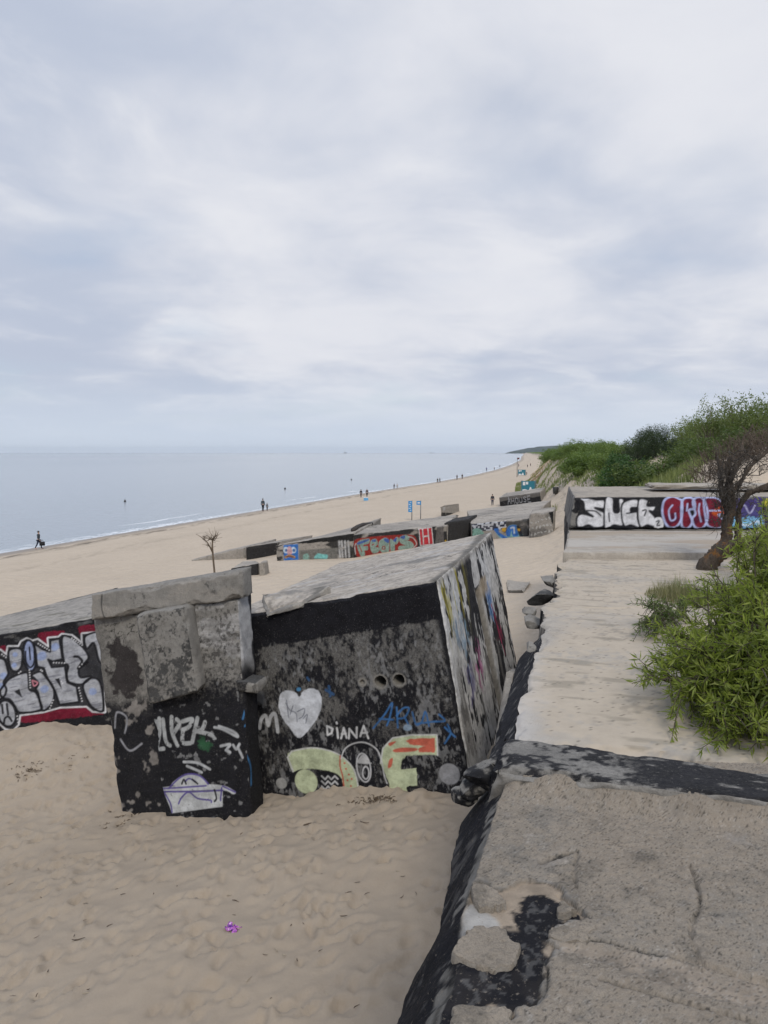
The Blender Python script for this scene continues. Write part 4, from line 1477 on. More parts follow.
def silver_wall():
    root_l = 'bunker'
    tl, tr = PY(-60, 645, 14.2), PY(112, 614.5, 15.0)
    bl, br = PY(-52, 755, 13.9), PY(120, 722, 14.7)
    dn = (br - tr) / np.linalg.norm(br - tr)
    H = 2.9
    dn = dn * H
    bkr = PY(118, 587, 18.6) - tr
    bkl = PY(-70, 634, 16.5) - tl
    root = empty('bunker', tuple((tl + tr) / 2 + dn), 'sunken concrete bunker with silver letters on dark red, behind the pier at left', 'bunker')

    def tp(p):
        p.put(sst(.4, .5, .6 * p.nz(.9, 1.4, 5, 1) + .4 * p.nz(14, 14, 4, 4)) * .8, (.34, .315, .28))
        p.put(sst(.62, .7, p.nz(1.5, 5, 5, 2)) * .7, (.13, .12, .09))
        vv = p.v.max() - p.v
        p.put(sst(.45, .2, vv - .5 * (p.nz(1.5) - .5)) * .9, (.03, .035, .03))
    block('bunker_body', [tl + dn, tr + dn, tr + bkr + dn, tl + bkl + dn, tl, tr, tr + bkr, tl + bkl], M['conc_grey'], .12, .05, .014, {'front': .0145, 'top': .05},
          {'front': silver_paint, 'top': tp}, root, 71)


silver_wall()


# ================================================================== RUINS ON THE BEACH
def ruin(name, label, cat, fbl, fbr, ftl, ftr, back, mat, paint, res=.06, seed=80, chip=.08, top2=None, group=None):
    fbl, fbr, ftl, ftr, back = map(np.asarray, (fbl, fbr, ftl, ftr, back))
    dn = np.array([0, 0, -.5])
    tb = top2 if top2 is not None else (back, back)
    c8 = [fbl + dn, fbr + dn, fbr + tb[1] * [1, 1, 0] + dn, fbl + tb[0] * [1, 1, 0] + dn, ftl, ftr, ftr + tb[1], ftl + tb[0]]
    o = block(name, c8, mat, .3, chip, .02, {'front': res, 'top': .12}, paint, None, seed, chipf=2.0)
    return tag(o, label, cat, group)


def crop(ox, oy, sc_):
    return lambda L: [(ox + x / sc_, oy + y / sc_) for x, y in L]


def ruin_top(p):
    p.put(sst(.40, .55, p.nz(.5, .8, 5, 1)) * .9, (.41, .37, .32))
    p.put(sst(.64, .7, p.nz(1.2, 3, 5, 2)) * .7, (.10, .095, .08))


def blackwall(k=.5, bare=(0, 0, 0)):
    def f(p):
        p.put(sst(k - .1, k + .05, p.nz(.9, 1.6, 5, 1) * .6 + .4 * p.nz(4, 4, 4, 2)) * .95, (.022, .022, .024))
    return f


def at_ground(px, py):
    return G(px, py)


def build_ruins():
    c5 = crop(270, 510, 7.68)
    c6 = crop(340, 500, 6.4)
    c7 = crop(440, 490, 5.9)
    # A: thin wedge at the far left
    p0 = G(276, 553); Y = p0[1]
    ruin('sunken_slab', 'long thin black fronted slab tapering into the sand left of blue face', 'concrete slab',
         G(246, 560), G(279, 554), PY(246, 547, G(246, 560)[1]), PY(280, 542, G(279, 554)[1]), (1.8, 5.0, -.1), M['conc_far'],
         {'front': blackwall(.36), 'top': ruin_top}, seed=81)
    g0 = G(191, 561); g1 = G(245, 558.5)
    ruin('sunken_slab', 'bare grey sloping slab end sinking into the beach beside the small dead tree', 'concrete slab',
         g0, g1, g0 + [0, 0, .10], PY(245, 547, g1[1]), (1.5, 4.4, .05), M['conc_far'], {'top': ruin_top}, seed=82)
    # B: block with the blue face
    gl, gr = G(276, 561), G(353, 558)

    def face_paint(p):
        P = lambda L, *a, **k: p.poly(c5(L), *a, **k)
        S = lambda L, w, col, **k: p.line(c5(L), w, col, **k)
        H = p.v.max()
        p.put(sst(.42, .5, p.nz(1, 2, 5, 1)) * .95, (.03, .03, .03))
        p.put((p.v > H - .42 - .2 * p.nz(2)) * (p.u > 1.5) * 1.0, (.018, .018, .018))
        P([(225, 310), (520, 290), (520, 385), (225, 400)], (.17, .165, .15), .35, False)
        P([(105, 268), (215, 262), (218, 388), (108, 388)], (.03, .16, .50), .05, False)
        for x in (122, 180):
            p.disc(c5([(x, 308)])[0], .17, .20, (.55, .65, .72)); p.disc(c5([(x + 3, 310)])[0], .08, .10, (.03, .12, .35))
        P([(138, 285), (160, 285), (170, 330), (150, 345), (132, 330)], (.60, .36, .38), 0)
        S([(120, 362), (150, 352), (185, 362)], .16, (.42, .25, .08))
        S([(128, 360), (150, 356), (178, 362)], .07, (.12, .03, .05))
        P([(340, 370), (365, 335), (400, 340), (440, 345), (435, 375), (390, 372)], (.20, .52, .50), .2)
        P([(255, 350), (290, 335), (300, 380), (265, 390)], (.22, .38, .33), .4)
        for x in (530, 550, 575, 600):
            S([(x, 240), (x + 8, 360)], .12, (.45, .45, .45), wear=.5)
    ruin('ruin_block', 'low ruined block on the beach painted with a small blue face', 'ruined block', gl, gr, PY(275, 545, gl[1]), PY(354, 533, gr[1]), (1.6, 7, .12), M['conc_far'],
         {'front': face_paint, 'top': ruin_top}, .05, 83, top2=(np.array([2.8, 4.0, .1]), np.array([1.7, 8.5, .2])))
    # C: long wall with the red H
    gl, gr = G(353, 558), G(447, 543)

    def fears(p):
        P = lambda L, *a, **k: p.poly(c6(L), *a, **k)
        S = lambda L, w, col, **k: p.line(c6(L), w, col, **k)
        gr_, rd, bl = (.26, .37, .32), (.30, .035, .03), (.06, .12, .36)
        p.put(sst(.30, .42, p.nz(1, 2, 5, 1)) * .97, (.025, .025, .027))
        P([(620, 165), (660, 160), (665, 270), (610, 275)], (.13, .12, .115), .3, False)
        P([(92, 262), (170, 240), (300, 228), (440, 222), (485, 240), (490, 300), (400, 325), (250, 345), (130, 365), (100, 340)], rd, .1)
        Fq = [(112, 275), (182, 250), (184, 275), (150, 285), (152, 300), (175, 298), (175, 318), (155, 322), (158, 350), (135, 356)]
        Eq = [(200, 262), (228, 252), (240, 280), (222, 300), (248, 310), (245, 330), (212, 338), (196, 305)]
        Aq = [(255, 265), (290, 245), (310, 262), (312, 325), (292, 330), (268, 332), (250, 300)]
        Rq = [(322, 255), (345, 262), (360, 240), (378, 252), (362, 280), (348, 282), (348, 322), (328, 326)]
        Sq = [(385, 240), (425, 226), (442, 250), (412, 258), (455, 270), (470, 296), (430, 318), (380, 318), (380, 298), (425, 292), (388, 272)]
        for q in (Fq, Eq, Aq, Rq, Sq):
            P(q, gr_, 0, grow=.03); 
        for q in ([(115, 272), (180, 252), (180, 262), (118, 285)], [(200, 262), (228, 252), (225, 268)], [(285, 246), (312, 252), (310, 275), (285, 262)], [(340, 258), (362, 240), (358, 268)], [(385, 238), (415, 228), (410, 250)]):
            P(q, bl, 0)
        for q in ([(205, 288), (218, 282)], [(272, 300), (285, 296), (288, 312), (272, 314), (272, 300)], [(122, 290), (140, 330)]):
            S(q, .06, rd)
        S([(440, 235), (470, 245), (490, 280), (470, 305)], .06, (.5, .5, .48), wear=.1)
        S([(100, 345), (95, 300), (102, 280)], .08, (.4, .4, .4), wear=.2)
        P([(502, 180), (588, 172), (600, 285), (512, 294)], (.60, .60, .60), 0, False)
        P([(508, 186), (583, 178), (594, 280), (518, 288)], (.50, .02, .035), 0, False)
        Wt = (.62, .60, .60)
        S([(528, 188), (535, 278)], .10, Wt, smooth=False); S([(562, 184), (571, 274)], .10, Wt, smooth=False); S([(532, 234), (566, 230)], .10, Wt, smooth=False)
        P([(668, 262), (678, 255), (680, 268)], (.55, .35, .03), 0)
    ruin('ruin_block', 'long low ruin wall on the beach with red lettering and red H panel', 'ruined block', gl, gr, PY(353, 535, gl[1]), PY(448, 525, gr[1]), (2.0, 9, .15), M['conc_far'],
         {'front': fears, 'top': ruin_top}, .042, 84, top2=(PZ(365, 526.5, PY(353, 535, gl[1])[2] + .1) - PY(353, 535, gl[1]), PZ(458, 514, PY(448, 525, gr[1])[2] + .1) - PY(448, 525, gr[1])))
    # raised rusty edge bar between B and C
    a = PY(353, 530, G(353, 558)[1] + 1.2)
    o = tube_obj('bent_rail', [a, PY(357, 527, a[1] + 1.6), PY(363, 524.5, a[1] + 3.0), PY(372, 523.5, a[1] + 4.4)], [.16, .15, .13, .10], simple('dark_rust', (.045, .038, .034), .9), 8)
    tag(o, 'dark bent rail curving over the joint between the two low ruins', 'rail')
    # D: black block
    gl, gr = G(445, 543), G(472, 538)
    ruin('ruin_block', 'squat pitch black block between the red H wall and blue graffiti wall', 'ruined block', gl, gr, PY(444, 523, gl[1]), PY(469, 519, gr[1]), (1.0, 3.2, .05), M['conc_far'],
         {'front': blackwall(.12), 'top': blackwall(.3), 'right': blackwall(.1), 'left': blackwall(.2)}, .06, 85, chip=.09)
    # E: wall with mosaic edge and blue letters
    gl, gr = G(472, 540), G(529, 536)

    def mosaic(p):
        P = lambda L, *a, **k: p.poly(c7(L), *a, **k)
        S = lambda L, w, col, **k: p.line(c7(L), w, col, **k)
        H = p.v.max()
        p.put(sst(.42, .52, p.nz(.9, 1.6, 5, 1)) * .9, (.05, .05, .05))
        chk = _h((p.u / .16).astype(int), (p.v / .13).astype(int), (p.u * 0).astype(int), 4)
        band = (p.v > H * .62) & (p.u < p.u.max() * .62)
        p.put(band * (chk > .5) * .9, (.50, .52, .56))
        p.put(band * (chk <= .5) * .9, (.03, .035, .06))
        P([(190, 235), (230, 228), (260, 262), (215, 290), (190, 270)], (.20, .36, .30), .1)
        tl_, bb = (.22, .42, .42), (.035, .14, .45)
        P([(330, 232), (360, 262), (395, 268), (402, 215), (450, 208), (455, 240), (490, 268), (430, 285), (372, 292), (335, 262)], tl_, .05)
        P([(318, 232), (345, 228), (350, 250), (400, 282), (380, 290), (340, 262)], bb, 0)
        P([(390, 262), (404, 215), (448, 208), (450, 230), (462, 268), (430, 272), (422, 240), (410, 275)], bb, 0)
        P([(452, 215), (470, 220), (488, 265), (500, 272), (470, 272)], (.02, .02, .03), 0)
        S([(418, 225), (435, 222), (438, 255)], .10, (.5, .55, .6))
        P([(365, 228), (388, 222), (384, 245), (368, 246)], (.52, .30, .03), .1)
        P([(458, 228), (472, 230), (470, 242), (460, 240)], (.52, .30, .03), .1)
    E = ruin('ruin_block', 'wide low ruin with broad pale roof, mosaic edge and blue lettering', 'ruined block', gl, gr, PY(471, 524, gl[1]), PY(529, 518, gr[1]), (6, 30, .1), M['conc_far'],
             {'front': mosaic, 'top': ruin_top}, .05, 86, top2=(PZ(467, 510.5, PY(471, 524, gl[1])[2] + .1) - PY(471, 524, gl[1]), PZ(551, 500, PY(529, 518, gr[1])[2]) - PY(529, 518, gr[1])))
    # F: grey block
    gl, gr = G(529, 538), G(553, 532)

    def greyb(p):
        p.put(sst(.5, .6, p.nz(.8, 1.2, 5, 1)) * .6, (.07, .07, .07))
        for k in range(3):
            yy = p.v.max() * (.30 + .2 * k)
            x = .3
            rs = np.random.RandomState(k)
            while x < p.u.max() - .4:
                q = [(x + rs.uniform(0, .14), yy + rs.uniform(-.09, .09)) for _ in range(4)]
                p.line(q, .04, (.52, .52, .5), .15, raw=True)
                x += .24
        p.put((p.u > p.u.max() - .35) * (p.v > p.v.max() * .5) * 1.0, (.02, .02, .02))
    ruin('ruin_block', 'grey rectangular ruin block scrawled with thin white writing near the wall', 'ruined block', gl, gr, PY(529, 514, gl[1]), PY(554, 511, gr[1]), (.9, 3.2, .05), M['conc_far'], {'front': greyb, 'top': ruin_top}, .045, 87)
    # black slab with white lettering
    gl, gr = G(500.5, 506), G(542, 501)

    def ahouse(p):
        p.put(sst(.2, .3, p.nz(.6, 2, 4, 1)) * .97, (.02, .02, .022))
        p.put((p.v > p.v.max() * .68 + .2 * (p.nz(.8) - .5)) * .95, (.20, .185, .165))
        Wt = (.55, .55, .56)
        u0, u1 = p.u.max() * .22, p.u.max() * .80
        h0, h1 = .5 + (p.v.max() - .5) * .08, .5 + (p.v.max() - .5) * .88
        glyph = {'A': [[(0, 0), (.5, 1), (1, 0)], [(.2, .4), (.8, .4)]], 'H': [[(0, 0), (0, 1)], [(0, .5), (.9, .5)], [(.9, 1), (.9, 0)]], 'O': [[(.1, .2), (.1, .8), (.5, 1), (.9, .8), (.9, .2), (.5, 0), (.1, .2)]],
                 'U': [[(0, 1), (.05, .15), (.45, 0), (.85, .15), (.9, 1)]], 'S': [[(.9, .9), (.4, 1), (.1, .75), (.8, .35), (.6, .02), (.05, .1)]], 'E': [[(.9, 1), (0, 1), (0, 0), (.9, 0)], [(0, .5), (.7, .5)]]}
        wds = 'AHOUSE'
        st = (u1 - u0) / len(wds)
        for i, ch in enumerate(wds):
            for L in glyph[ch]:
                p.line([(u0 + st * (i + .75 * x), h0 + (h1 - h0) * (y * (.62 + .1 * (i % 3) if i else 1) + .05 * math.sin(i * 2.1 + x))) for x, y in L], .085, Wt, .22, smooth=False, raw=True)
    ruin('sunken_slab', 'dark slab lettered in white, lying before the nearer teal cabin', 'concrete slab', gl, gr, PY(499, 497.5, gl[1]), PY(540, 492, gr[1]), (1.6, 4.6, .30), M['conc_far'],
         {'front': ahouse, 'top': ruin_top, 'left': blackwall(.4)}, .05, 88)
    # pale cube with black underside
    gl, gr = G(441.5, 517), G(456, 512.5)

    def cub(p):
        p.put((p.v < .5 + (p.v.max() - .5) * (.45 + .0 * p.u) - .1 * p.u) * .95, (.02, .02, .02))
        for q in ([(.9, .8), (1.0, 1.3), (1.15, .9)], [(1.2, .9), (1.35, 1.3), (1.5, .9)], [(1.55, 1.25), (1.75, 1.2), (1.6, .95)]):
            p.line([(x, .45 + y * .75) for x, y in q], .10, (.5, .5, .5), .1, raw=True)
    ruin('ruin_block', 'small pale tilted concrete cube with black underside standing alone on beach', 'ruined block', gl, gr, PY(440.5, 507, gl[1]), PY(455, 505.2, gr[1]), (.6, 1.6, .08), M['conc_far'], {'front': cub}, .05, 89)
    # little dark slab pair near the pier
    gl, gr = G(230, 577), G(266, 573.5)
    k = M['conc_far']
    g0 = PY(230, 571.5, gl[1]) ; g1 = PY(259, 569.5, gl[1] + .2)
    c8 = [g0 + [0, 0, -.7], g1 + [0, 0, -.7], g1 + [.4, 2.4, -.7], g0 + [.5, 2.0, -.7], PY(231, 568.5, gl[1]), PY(259, 563, gl[1] + .2), PY(256, 560.5, gl[1] + 2.2), PY(243, 561, gl[1] + 1.9)]
    tag(block('concrete_chunk', c8, k, .08, .06, .03, None, {'front': blackwall(.1), 'top': ruin_top}, None, 90), 'flat mossy concrete chunk with black front just beyond the pier cap', 'concrete chunk')
    g0 = PY(259.5, 570.5, gl[1] - .1); g1 = PY(265.5, 570, gl[1])
    c8 = [g0 + [0, 0, -.7], g1 + [0, 0, -.7], g1 + [.2, .8, -.7], g0 + [.2, .8, -.7], PY(259, 563, gl[1] - .1), PY(264, 562, gl[1]), PY(264, 561.5, gl[1]) + [.1, .6, 0], PY(259.5, 562.5, gl[1]) + [.1, .6, 0]]
    tag(block('concrete_chunk', c8, k, .05, .04, .02, None, {'left': blackwall(.2)}, None, 91), 'small upright concrete chunk at the right end of the mossy black fronted chunk', 'concrete chunk')
    # loose slab on the sand right of the bunker
    g0, g1 = G(508, 593), G(523, 593)
    c8 = [g0 + [0, 0, -.1], g1 + [.1, 0, -.1], G(530, 583) + [0, 0, .05], G(506, 584) + [0, 0, -.1], g0 + [0, 0, .12], PY(522, 590, g1[1]), PY(530, 583, g1[1] + 1.3) , G(507, 582) + [0, 0, .12]]
    tag(block('concrete_plate', c8, M['conc_pale'], .06, .04, .02, None, {'front': lambda p: p.put(np.ones(len(p.u)) * .8, (.08, .075, .07))}, None, 92), 'loose flat concrete slab lying on sand right of the tilted bunker', 'concrete plate')
    # rubble along the lower roof's broken edge
    spec = [((541, 588), 9.9 + 1.9, .30, .42, .16, 'large dark sided rubble piece below the raised strip at the roof edge'),
            ((533, 612), 10.3, .20, .28, .13, 'pale rubble slab on the roof edge below the dark sided piece'),
            ((531, 640), 8.1, .085, .085, .085, 'round pale stone sitting in the black gap at the roof edge'),
            ((528, 604), 10.8, .16, .14, .12, 'small angular rubble lump on the sand beside the roof edge'),
            ((549, 572), 12.6, .22, .35, .16, 'tilted pale rubble slab leaning at the roof edge by the black gap')]
    for k, (q, Y, a, b, c, lb) in enumerate(spec):
        pos = PY(q[0], q[1], Y)
        o = rock('rubble', pos - np.array([0, 0, c]), (a * .62, b * .7, c * .55), M['conc'], 100 + k, rot=-.3, cube=.5, paintc=((.05, .05, .05), .15) if k == 0 else None)
        tag(o, lb, 'rubble')


# ---------------------------------------------------------------- tubes
def tube(V, F, pts, rad, n=8, seed=0, rough=0.0):
    pts = [np.asarray(p, float) for p in pts]
    b0 = len(V)
    m = len(pts)
    a = None
    for i, p in enumerate(pts):
        d = pts[min(i + 1, m - 1)] - pts[max(i - 1, 0)]
        d = d / (np.linalg.norm(d) + 1e-9)
        if a is None: a = np.cross(d, [.36, .93, .1]) if abs(d[1]) < .9 else np.cross(d, [1., 0, .2])
        a = a - (a @ d) * d
        a = a / (np.linalg.norm(a) + 1e-9)
        b = np.cross(d, a)
        for k in range(n):
            t = 2 * math.pi * k / n
            r = rad[i] * (1 + rough * math.sin(k * 2.3 + i * 1.7 + seed))
            V.append(p + (a * math.cos(t) + b * math.sin(t)) * r)
    for i in range(m - 1):
        for k in range(n):
            k2 = (k + 1) % n
            F.append((b0 + i * n + k, b0 + i * n + k2, b0 + (i + 1) * n + k2, b0 + (i + 1) * n + k))
    F.append(tuple(b0 + k for k in range(n))[::-1])
    F.append(tuple(b0 + (m - 1) * n + k for k in range(n)))


def tube_obj(name, pts, rad, mat, n=8, parent=None, rough=0):
    V, F = [], []
    base = np.asarray(pts[0], float) if parent is None else np.array(parent.location)
    tube(V, F, pts, rad, n, rough=rough)
    return link(name, raw_mesh(name, np.array(V) - base, F, mat), parent, base if parent is None else None)


def boxmesh(V, F, c, s, R=None):
    b0 = len(V)
    for dx, dy, dz in ((-1, -1, -1), (1, -1, -1), (1, 1, -1), (-1, 1, -1), (-1, -1, 1), (1, -1, 1), (1, 1, 1), (-1, 1, 1)):
        v = np.array([dx * s[0] / 2, dy * s[1] / 2, dz * s[2] / 2])
        if R is not None: v = R @ v
        V.append(np.asarray(c) + v)
    for f in ((3, 2, 1, 0), (4, 5, 6, 7), (0, 1, 5, 4), (1, 2, 6, 5), (2, 3, 7, 6), (3, 0, 4, 7)):
        F.append(tuple(b0 + i for i in f))


def boxes_obj(name, L, mat, parent=None, rz=0):
    V, F = [], []
    R = np.array([[math.cos(rz), -math.sin(rz), 0], [math.sin(rz), math.cos(rz), 0], [0, 0, 1]])
    for c, s in L: boxmesh(V, F, R @ np.asarray(c, float), s, R)
    return link(name, raw_mesh(name, V, F, mat, False), parent)


build_ruins()


# ================================================================== BEACH FURNITURE
M['teal'] = simple('teal_paint', (.018, .155, .215), .55, .12)
M['whitep'] = simple('white_paint', (.62, .64, .66), .6, .1)
M['bluesign'] = simple('blue_sign_paint', (.03, .22, .50), .5, .1)
M['steel'] = simple('galvanised_post', (.20, .20, .20), .5, .2)
M['plank'] = simple('weathered_planks', (.36, .27, .165), .85, .3, 3)
M['darkbin'] = simple('dark_bin', (.035, .035, .035), .6, .2)
M['bark_dry'] = simple('dry_bark', (.115, .088, .062), .95, .4, 14)


def cabin(px, py, w, h, label):
    g = G(px, py)
    root = empty('changing_cabin', tuple(g), label, 'changing cabin', None, -.28)
    boxes_obj('panel', [((0, 0, .25 + (h - .25) / 2), (w, .05, h - .25))], M['teal'], root)
    boxes_obj('panel', [((-w / 2 - .028, .75, .25 + (h - .25) / 2), (.05, 1.5, h - .25))], M['teal'], root)
    boxes_obj('panel', [((w / 2 + .028, .75, .25 + (h - .25) / 2), (.05, 1.5, h - .25))], M['teal'], root)
    for x in (-w / 2, w / 2):
        for y in (-.06, 1.53):
            boxes_obj('leg', [((x, y, h / 2 - .2), (.07, .07, h + .5))], M['steel'], root)
    # painted white picture: a sign square pair above and a bird like shape below
    V, F = [], []
    def poly(L):
        b0 = len(V)
        for x, z in L: V.append((x * w / 2 * .9, -.030, .25 + (h - .25) * z))
        for x, z in L: V.append((x * w / 2 * .9, -.036, .25 + (h - .25) * z))
        k = len(L)
        F.append(tuple(b0 + k + i for i in range(k)))
        for i in range(k): F.append((b0 + i, b0 + (i + 1) % k, b0 + k + (i + 1) % k, b0 + k + i))
    poly([(-.85, .62), (-.45, .62), (-.45, .92), (-.85, .92)])
    poly([(-.35, .70), (0, .70), (0, .93), (-.35, .93)])
    poly([(-.9, .02), (-.1, .02), (-.1, .22), (-.5, .28), (-.9, .26)])
    poly([(.0, .02), (.75, .02), (.62, .22), (.45, .48), (.28, .46), (.22, .30), (.05, .2)])
    link('picture', raw_mesh('picture', V, F, M['whitep'], False), root)
    return root


cabin(528, 494, 2.05, 1.95, 'nearer teal changing cabin with white picture behind the lettered dark slab')
cabin(521.5, 476, 2.2, 1.95, 'farther teal changing cabin on the sand beside the flagpole')


def signpost(px, py, top, plate, label):
    g = G(px, py)
    root = empty('sign_post', tuple(g), label, 'sign')
    H = PY(px, top, g[1])[2] - g[2]
    k = H / (py - top)
    V, F = [], []
    tube(V, F, [(0, 0, -.3), (0, 0, H)], [.055, .055], 8)
    link('post', raw_mesh('post', V, F, M['steel']), root)
    x0, x1, y0, y1 = [v * k for v in plate]
    cx, w, z1, z0 = (x0 + x1) / 2, x1 - x0, H - y0, H - y1
    boxes_obj('plate', [((cx, -.06, (z0 + z1) / 2), (w, .03, z1 - z0))], M['bluesign'], root)
    m = []
    if z1 - z0 > .8:
        for j, zz in enumerate(np.linspace(z0 + .18, z1 - .15, 5)):
            m.append(((cx + (-.05 if j % 2 else .03), -.0775, zz), (w * (.5 if j % 2 else .35), .005, .07)))
    else:
        m.append(((cx, -.0775, (z0 + z1) / 2), (w * .55, .005, (z1 - z0) * .35)))
    for q in m: boxes_obj('symbol', [q], M['whitep'], root)


signpost(411.8, 520.5, 500.5, (-3.6, .2, .4, 11.5), 'tall blue sign plate on grey post, left of the two beach signs')
signpost(420.6, 519.5, 500.5, (-4.2, .3, .4, 4.2), 'small square blue sign on grey post, right of the two beach signs')


def flagpole():
    g = G(517, 477)
    root = empty('flag_pole', tuple(g), 'thin tall pole with dark top standing by the farther cabin', 'pole')
    H = PY(517, 457.5, g[1])[2] - g[2]
    V, F = [], []
    tube(V, F, [(0, 0, -.3), (0, 0, H)], [.09, .06], 8)
    link('pole', raw_mesh('pole', V, F, M['darkbin']), root)
    boxes_obj('flag', [((.32, 0, H - .30), (.65, .02, .5))], simple('dark_red_flag', (.12, .03, .03), .8), root)


flagpole()


def stairs():
    a = G(537, 481)
    zt = a[2] + 4.1
    b = PY(557, 464.5, a[1] + 9)
    root = empty('wooden_stairs', tuple(a), 'pale wooden stairs with handrails climbing the green dune', 'stairs')
    d = b - a
    L = np.hypot(d[0], d[1])
    n = 22
    f = np.array([d[0], d[1], 0]) / L
    s = np.array([f[1], -f[0], 0])
    V, F = [], []
    R = np.stack([f, -s, [0, 0, 1]], 1)
    for i in range(n):
        t = (i + .5) / n
        boxmesh(V, F, d * t + [0, 0, .05], (L / n * 1.05, 2.0, .06), R)
    link('step', raw_mesh('step', V, F, M['plank'], False), root).name = 'steps'
    for sd in (-1, 1):
        V, F = [], []
        o = s * sd * 1.05
        tube(V, F, [o + [0, 0, -.1], d + o + [0, 0, -.1]], [.13, .13], 4)
        link('stringer', raw_mesh('stringer', V, F, M['plank'], False), root)
        V, F = [], []
        for h in (.55, 1.0):
            tube(V, F, [o + [0, 0, h], d + o + [0, 0, h]], [.055, .055], 4)
        for i in range(10):
            q = d * (i / 9) + o
            tube(V, F, [q + [0, 0, -.5], q + [0, 0, 1.0]], [.05, .05], 4)
        link('handrail', raw_mesh('handrail', V, F, M['plank'], False), root)
    V, F = [], []
    boxmesh(V, F, d + f * 2.2 + [0, 0, .0], (4.4, 2.3, .12), R)
    for sd in (-1, 1):
        for k in (0, 2.2, 4.4):
            q = d + f * k + s * sd * 1.1
            tube(V, F, [q + [0, 0, -2.5], q + [0, 0, 1.0]], [.06, .06], 4)
        tube(V, F, [d + s * sd * 1.1 + [0, 0, 1.0], d + s * sd * 1.1 + f * 4.4 + [0, 0, 1.0]], [.05, .05], 4)
    link('landing', raw_mesh('landing', V, F, M['plank'], False), root)


stairs()


def bin_():
    g = G(555.5, 495)
    root = empty('litter_bin', tuple(g), 'small dark litter bin on sand left of the far graffiti wall', 'litter bin')
    V, F = [], []
    tube(V, F, [(0, 0, -.1), (0, 0, .12), (0, 0, .13), (0, 0, .8), (0, 0, .84)], [.05, .05, .26, .31, .27], 10)
    link('bin_body', raw_mesh('bin_body', V, F, M['darkbin']), root)
    V, F = [], []
    tube(V, F, [(.36, 0, -.1), (.36, 0, 1.2)], [.035, .035], 6)
    link('post', raw_mesh('post', V, F, M['steel']), root)


bin_()


# ================================================================== PEOPLE
def skin_mesh(name, joints, edges, sub=1):
    me = bpy.data.meshes.new(name)
    keys = list(joints)
    me.from_pydata([joints[k][0] for k in keys], [(keys.index(a), keys.index(b)) for a, b in edges], [])
    o = bpy.data.objects.new(name, me)
    COL.objects.link(o)
    md = o.modifiers.new('skin', 'SKIN')
    for i, k in enumerate(keys):
        sv = me.skin_vertices[0].data[i]
        r = joints[k][1]
        sv.radius = r if isinstance(r, tuple) else (r, r)
        sv.use_root = (i == 0)
    md.use_smooth_shade = True
    if sub:
        s = o.modifiers.new('sub', 'SUBSURF')
        s.levels = s.render_levels = sub
    dg = bpy.context.evaluated_depsgraph_get()
    out = bpy.data.meshes.new_from_object(o.evaluated_get(dg))
    out.name = name
    bpy.data.objects.remove(o)
    bpy.data.meshes.remove(me)
    out.polygons.foreach_set('use_smooth', np.ones(len(out.polygons), bool))
    return out


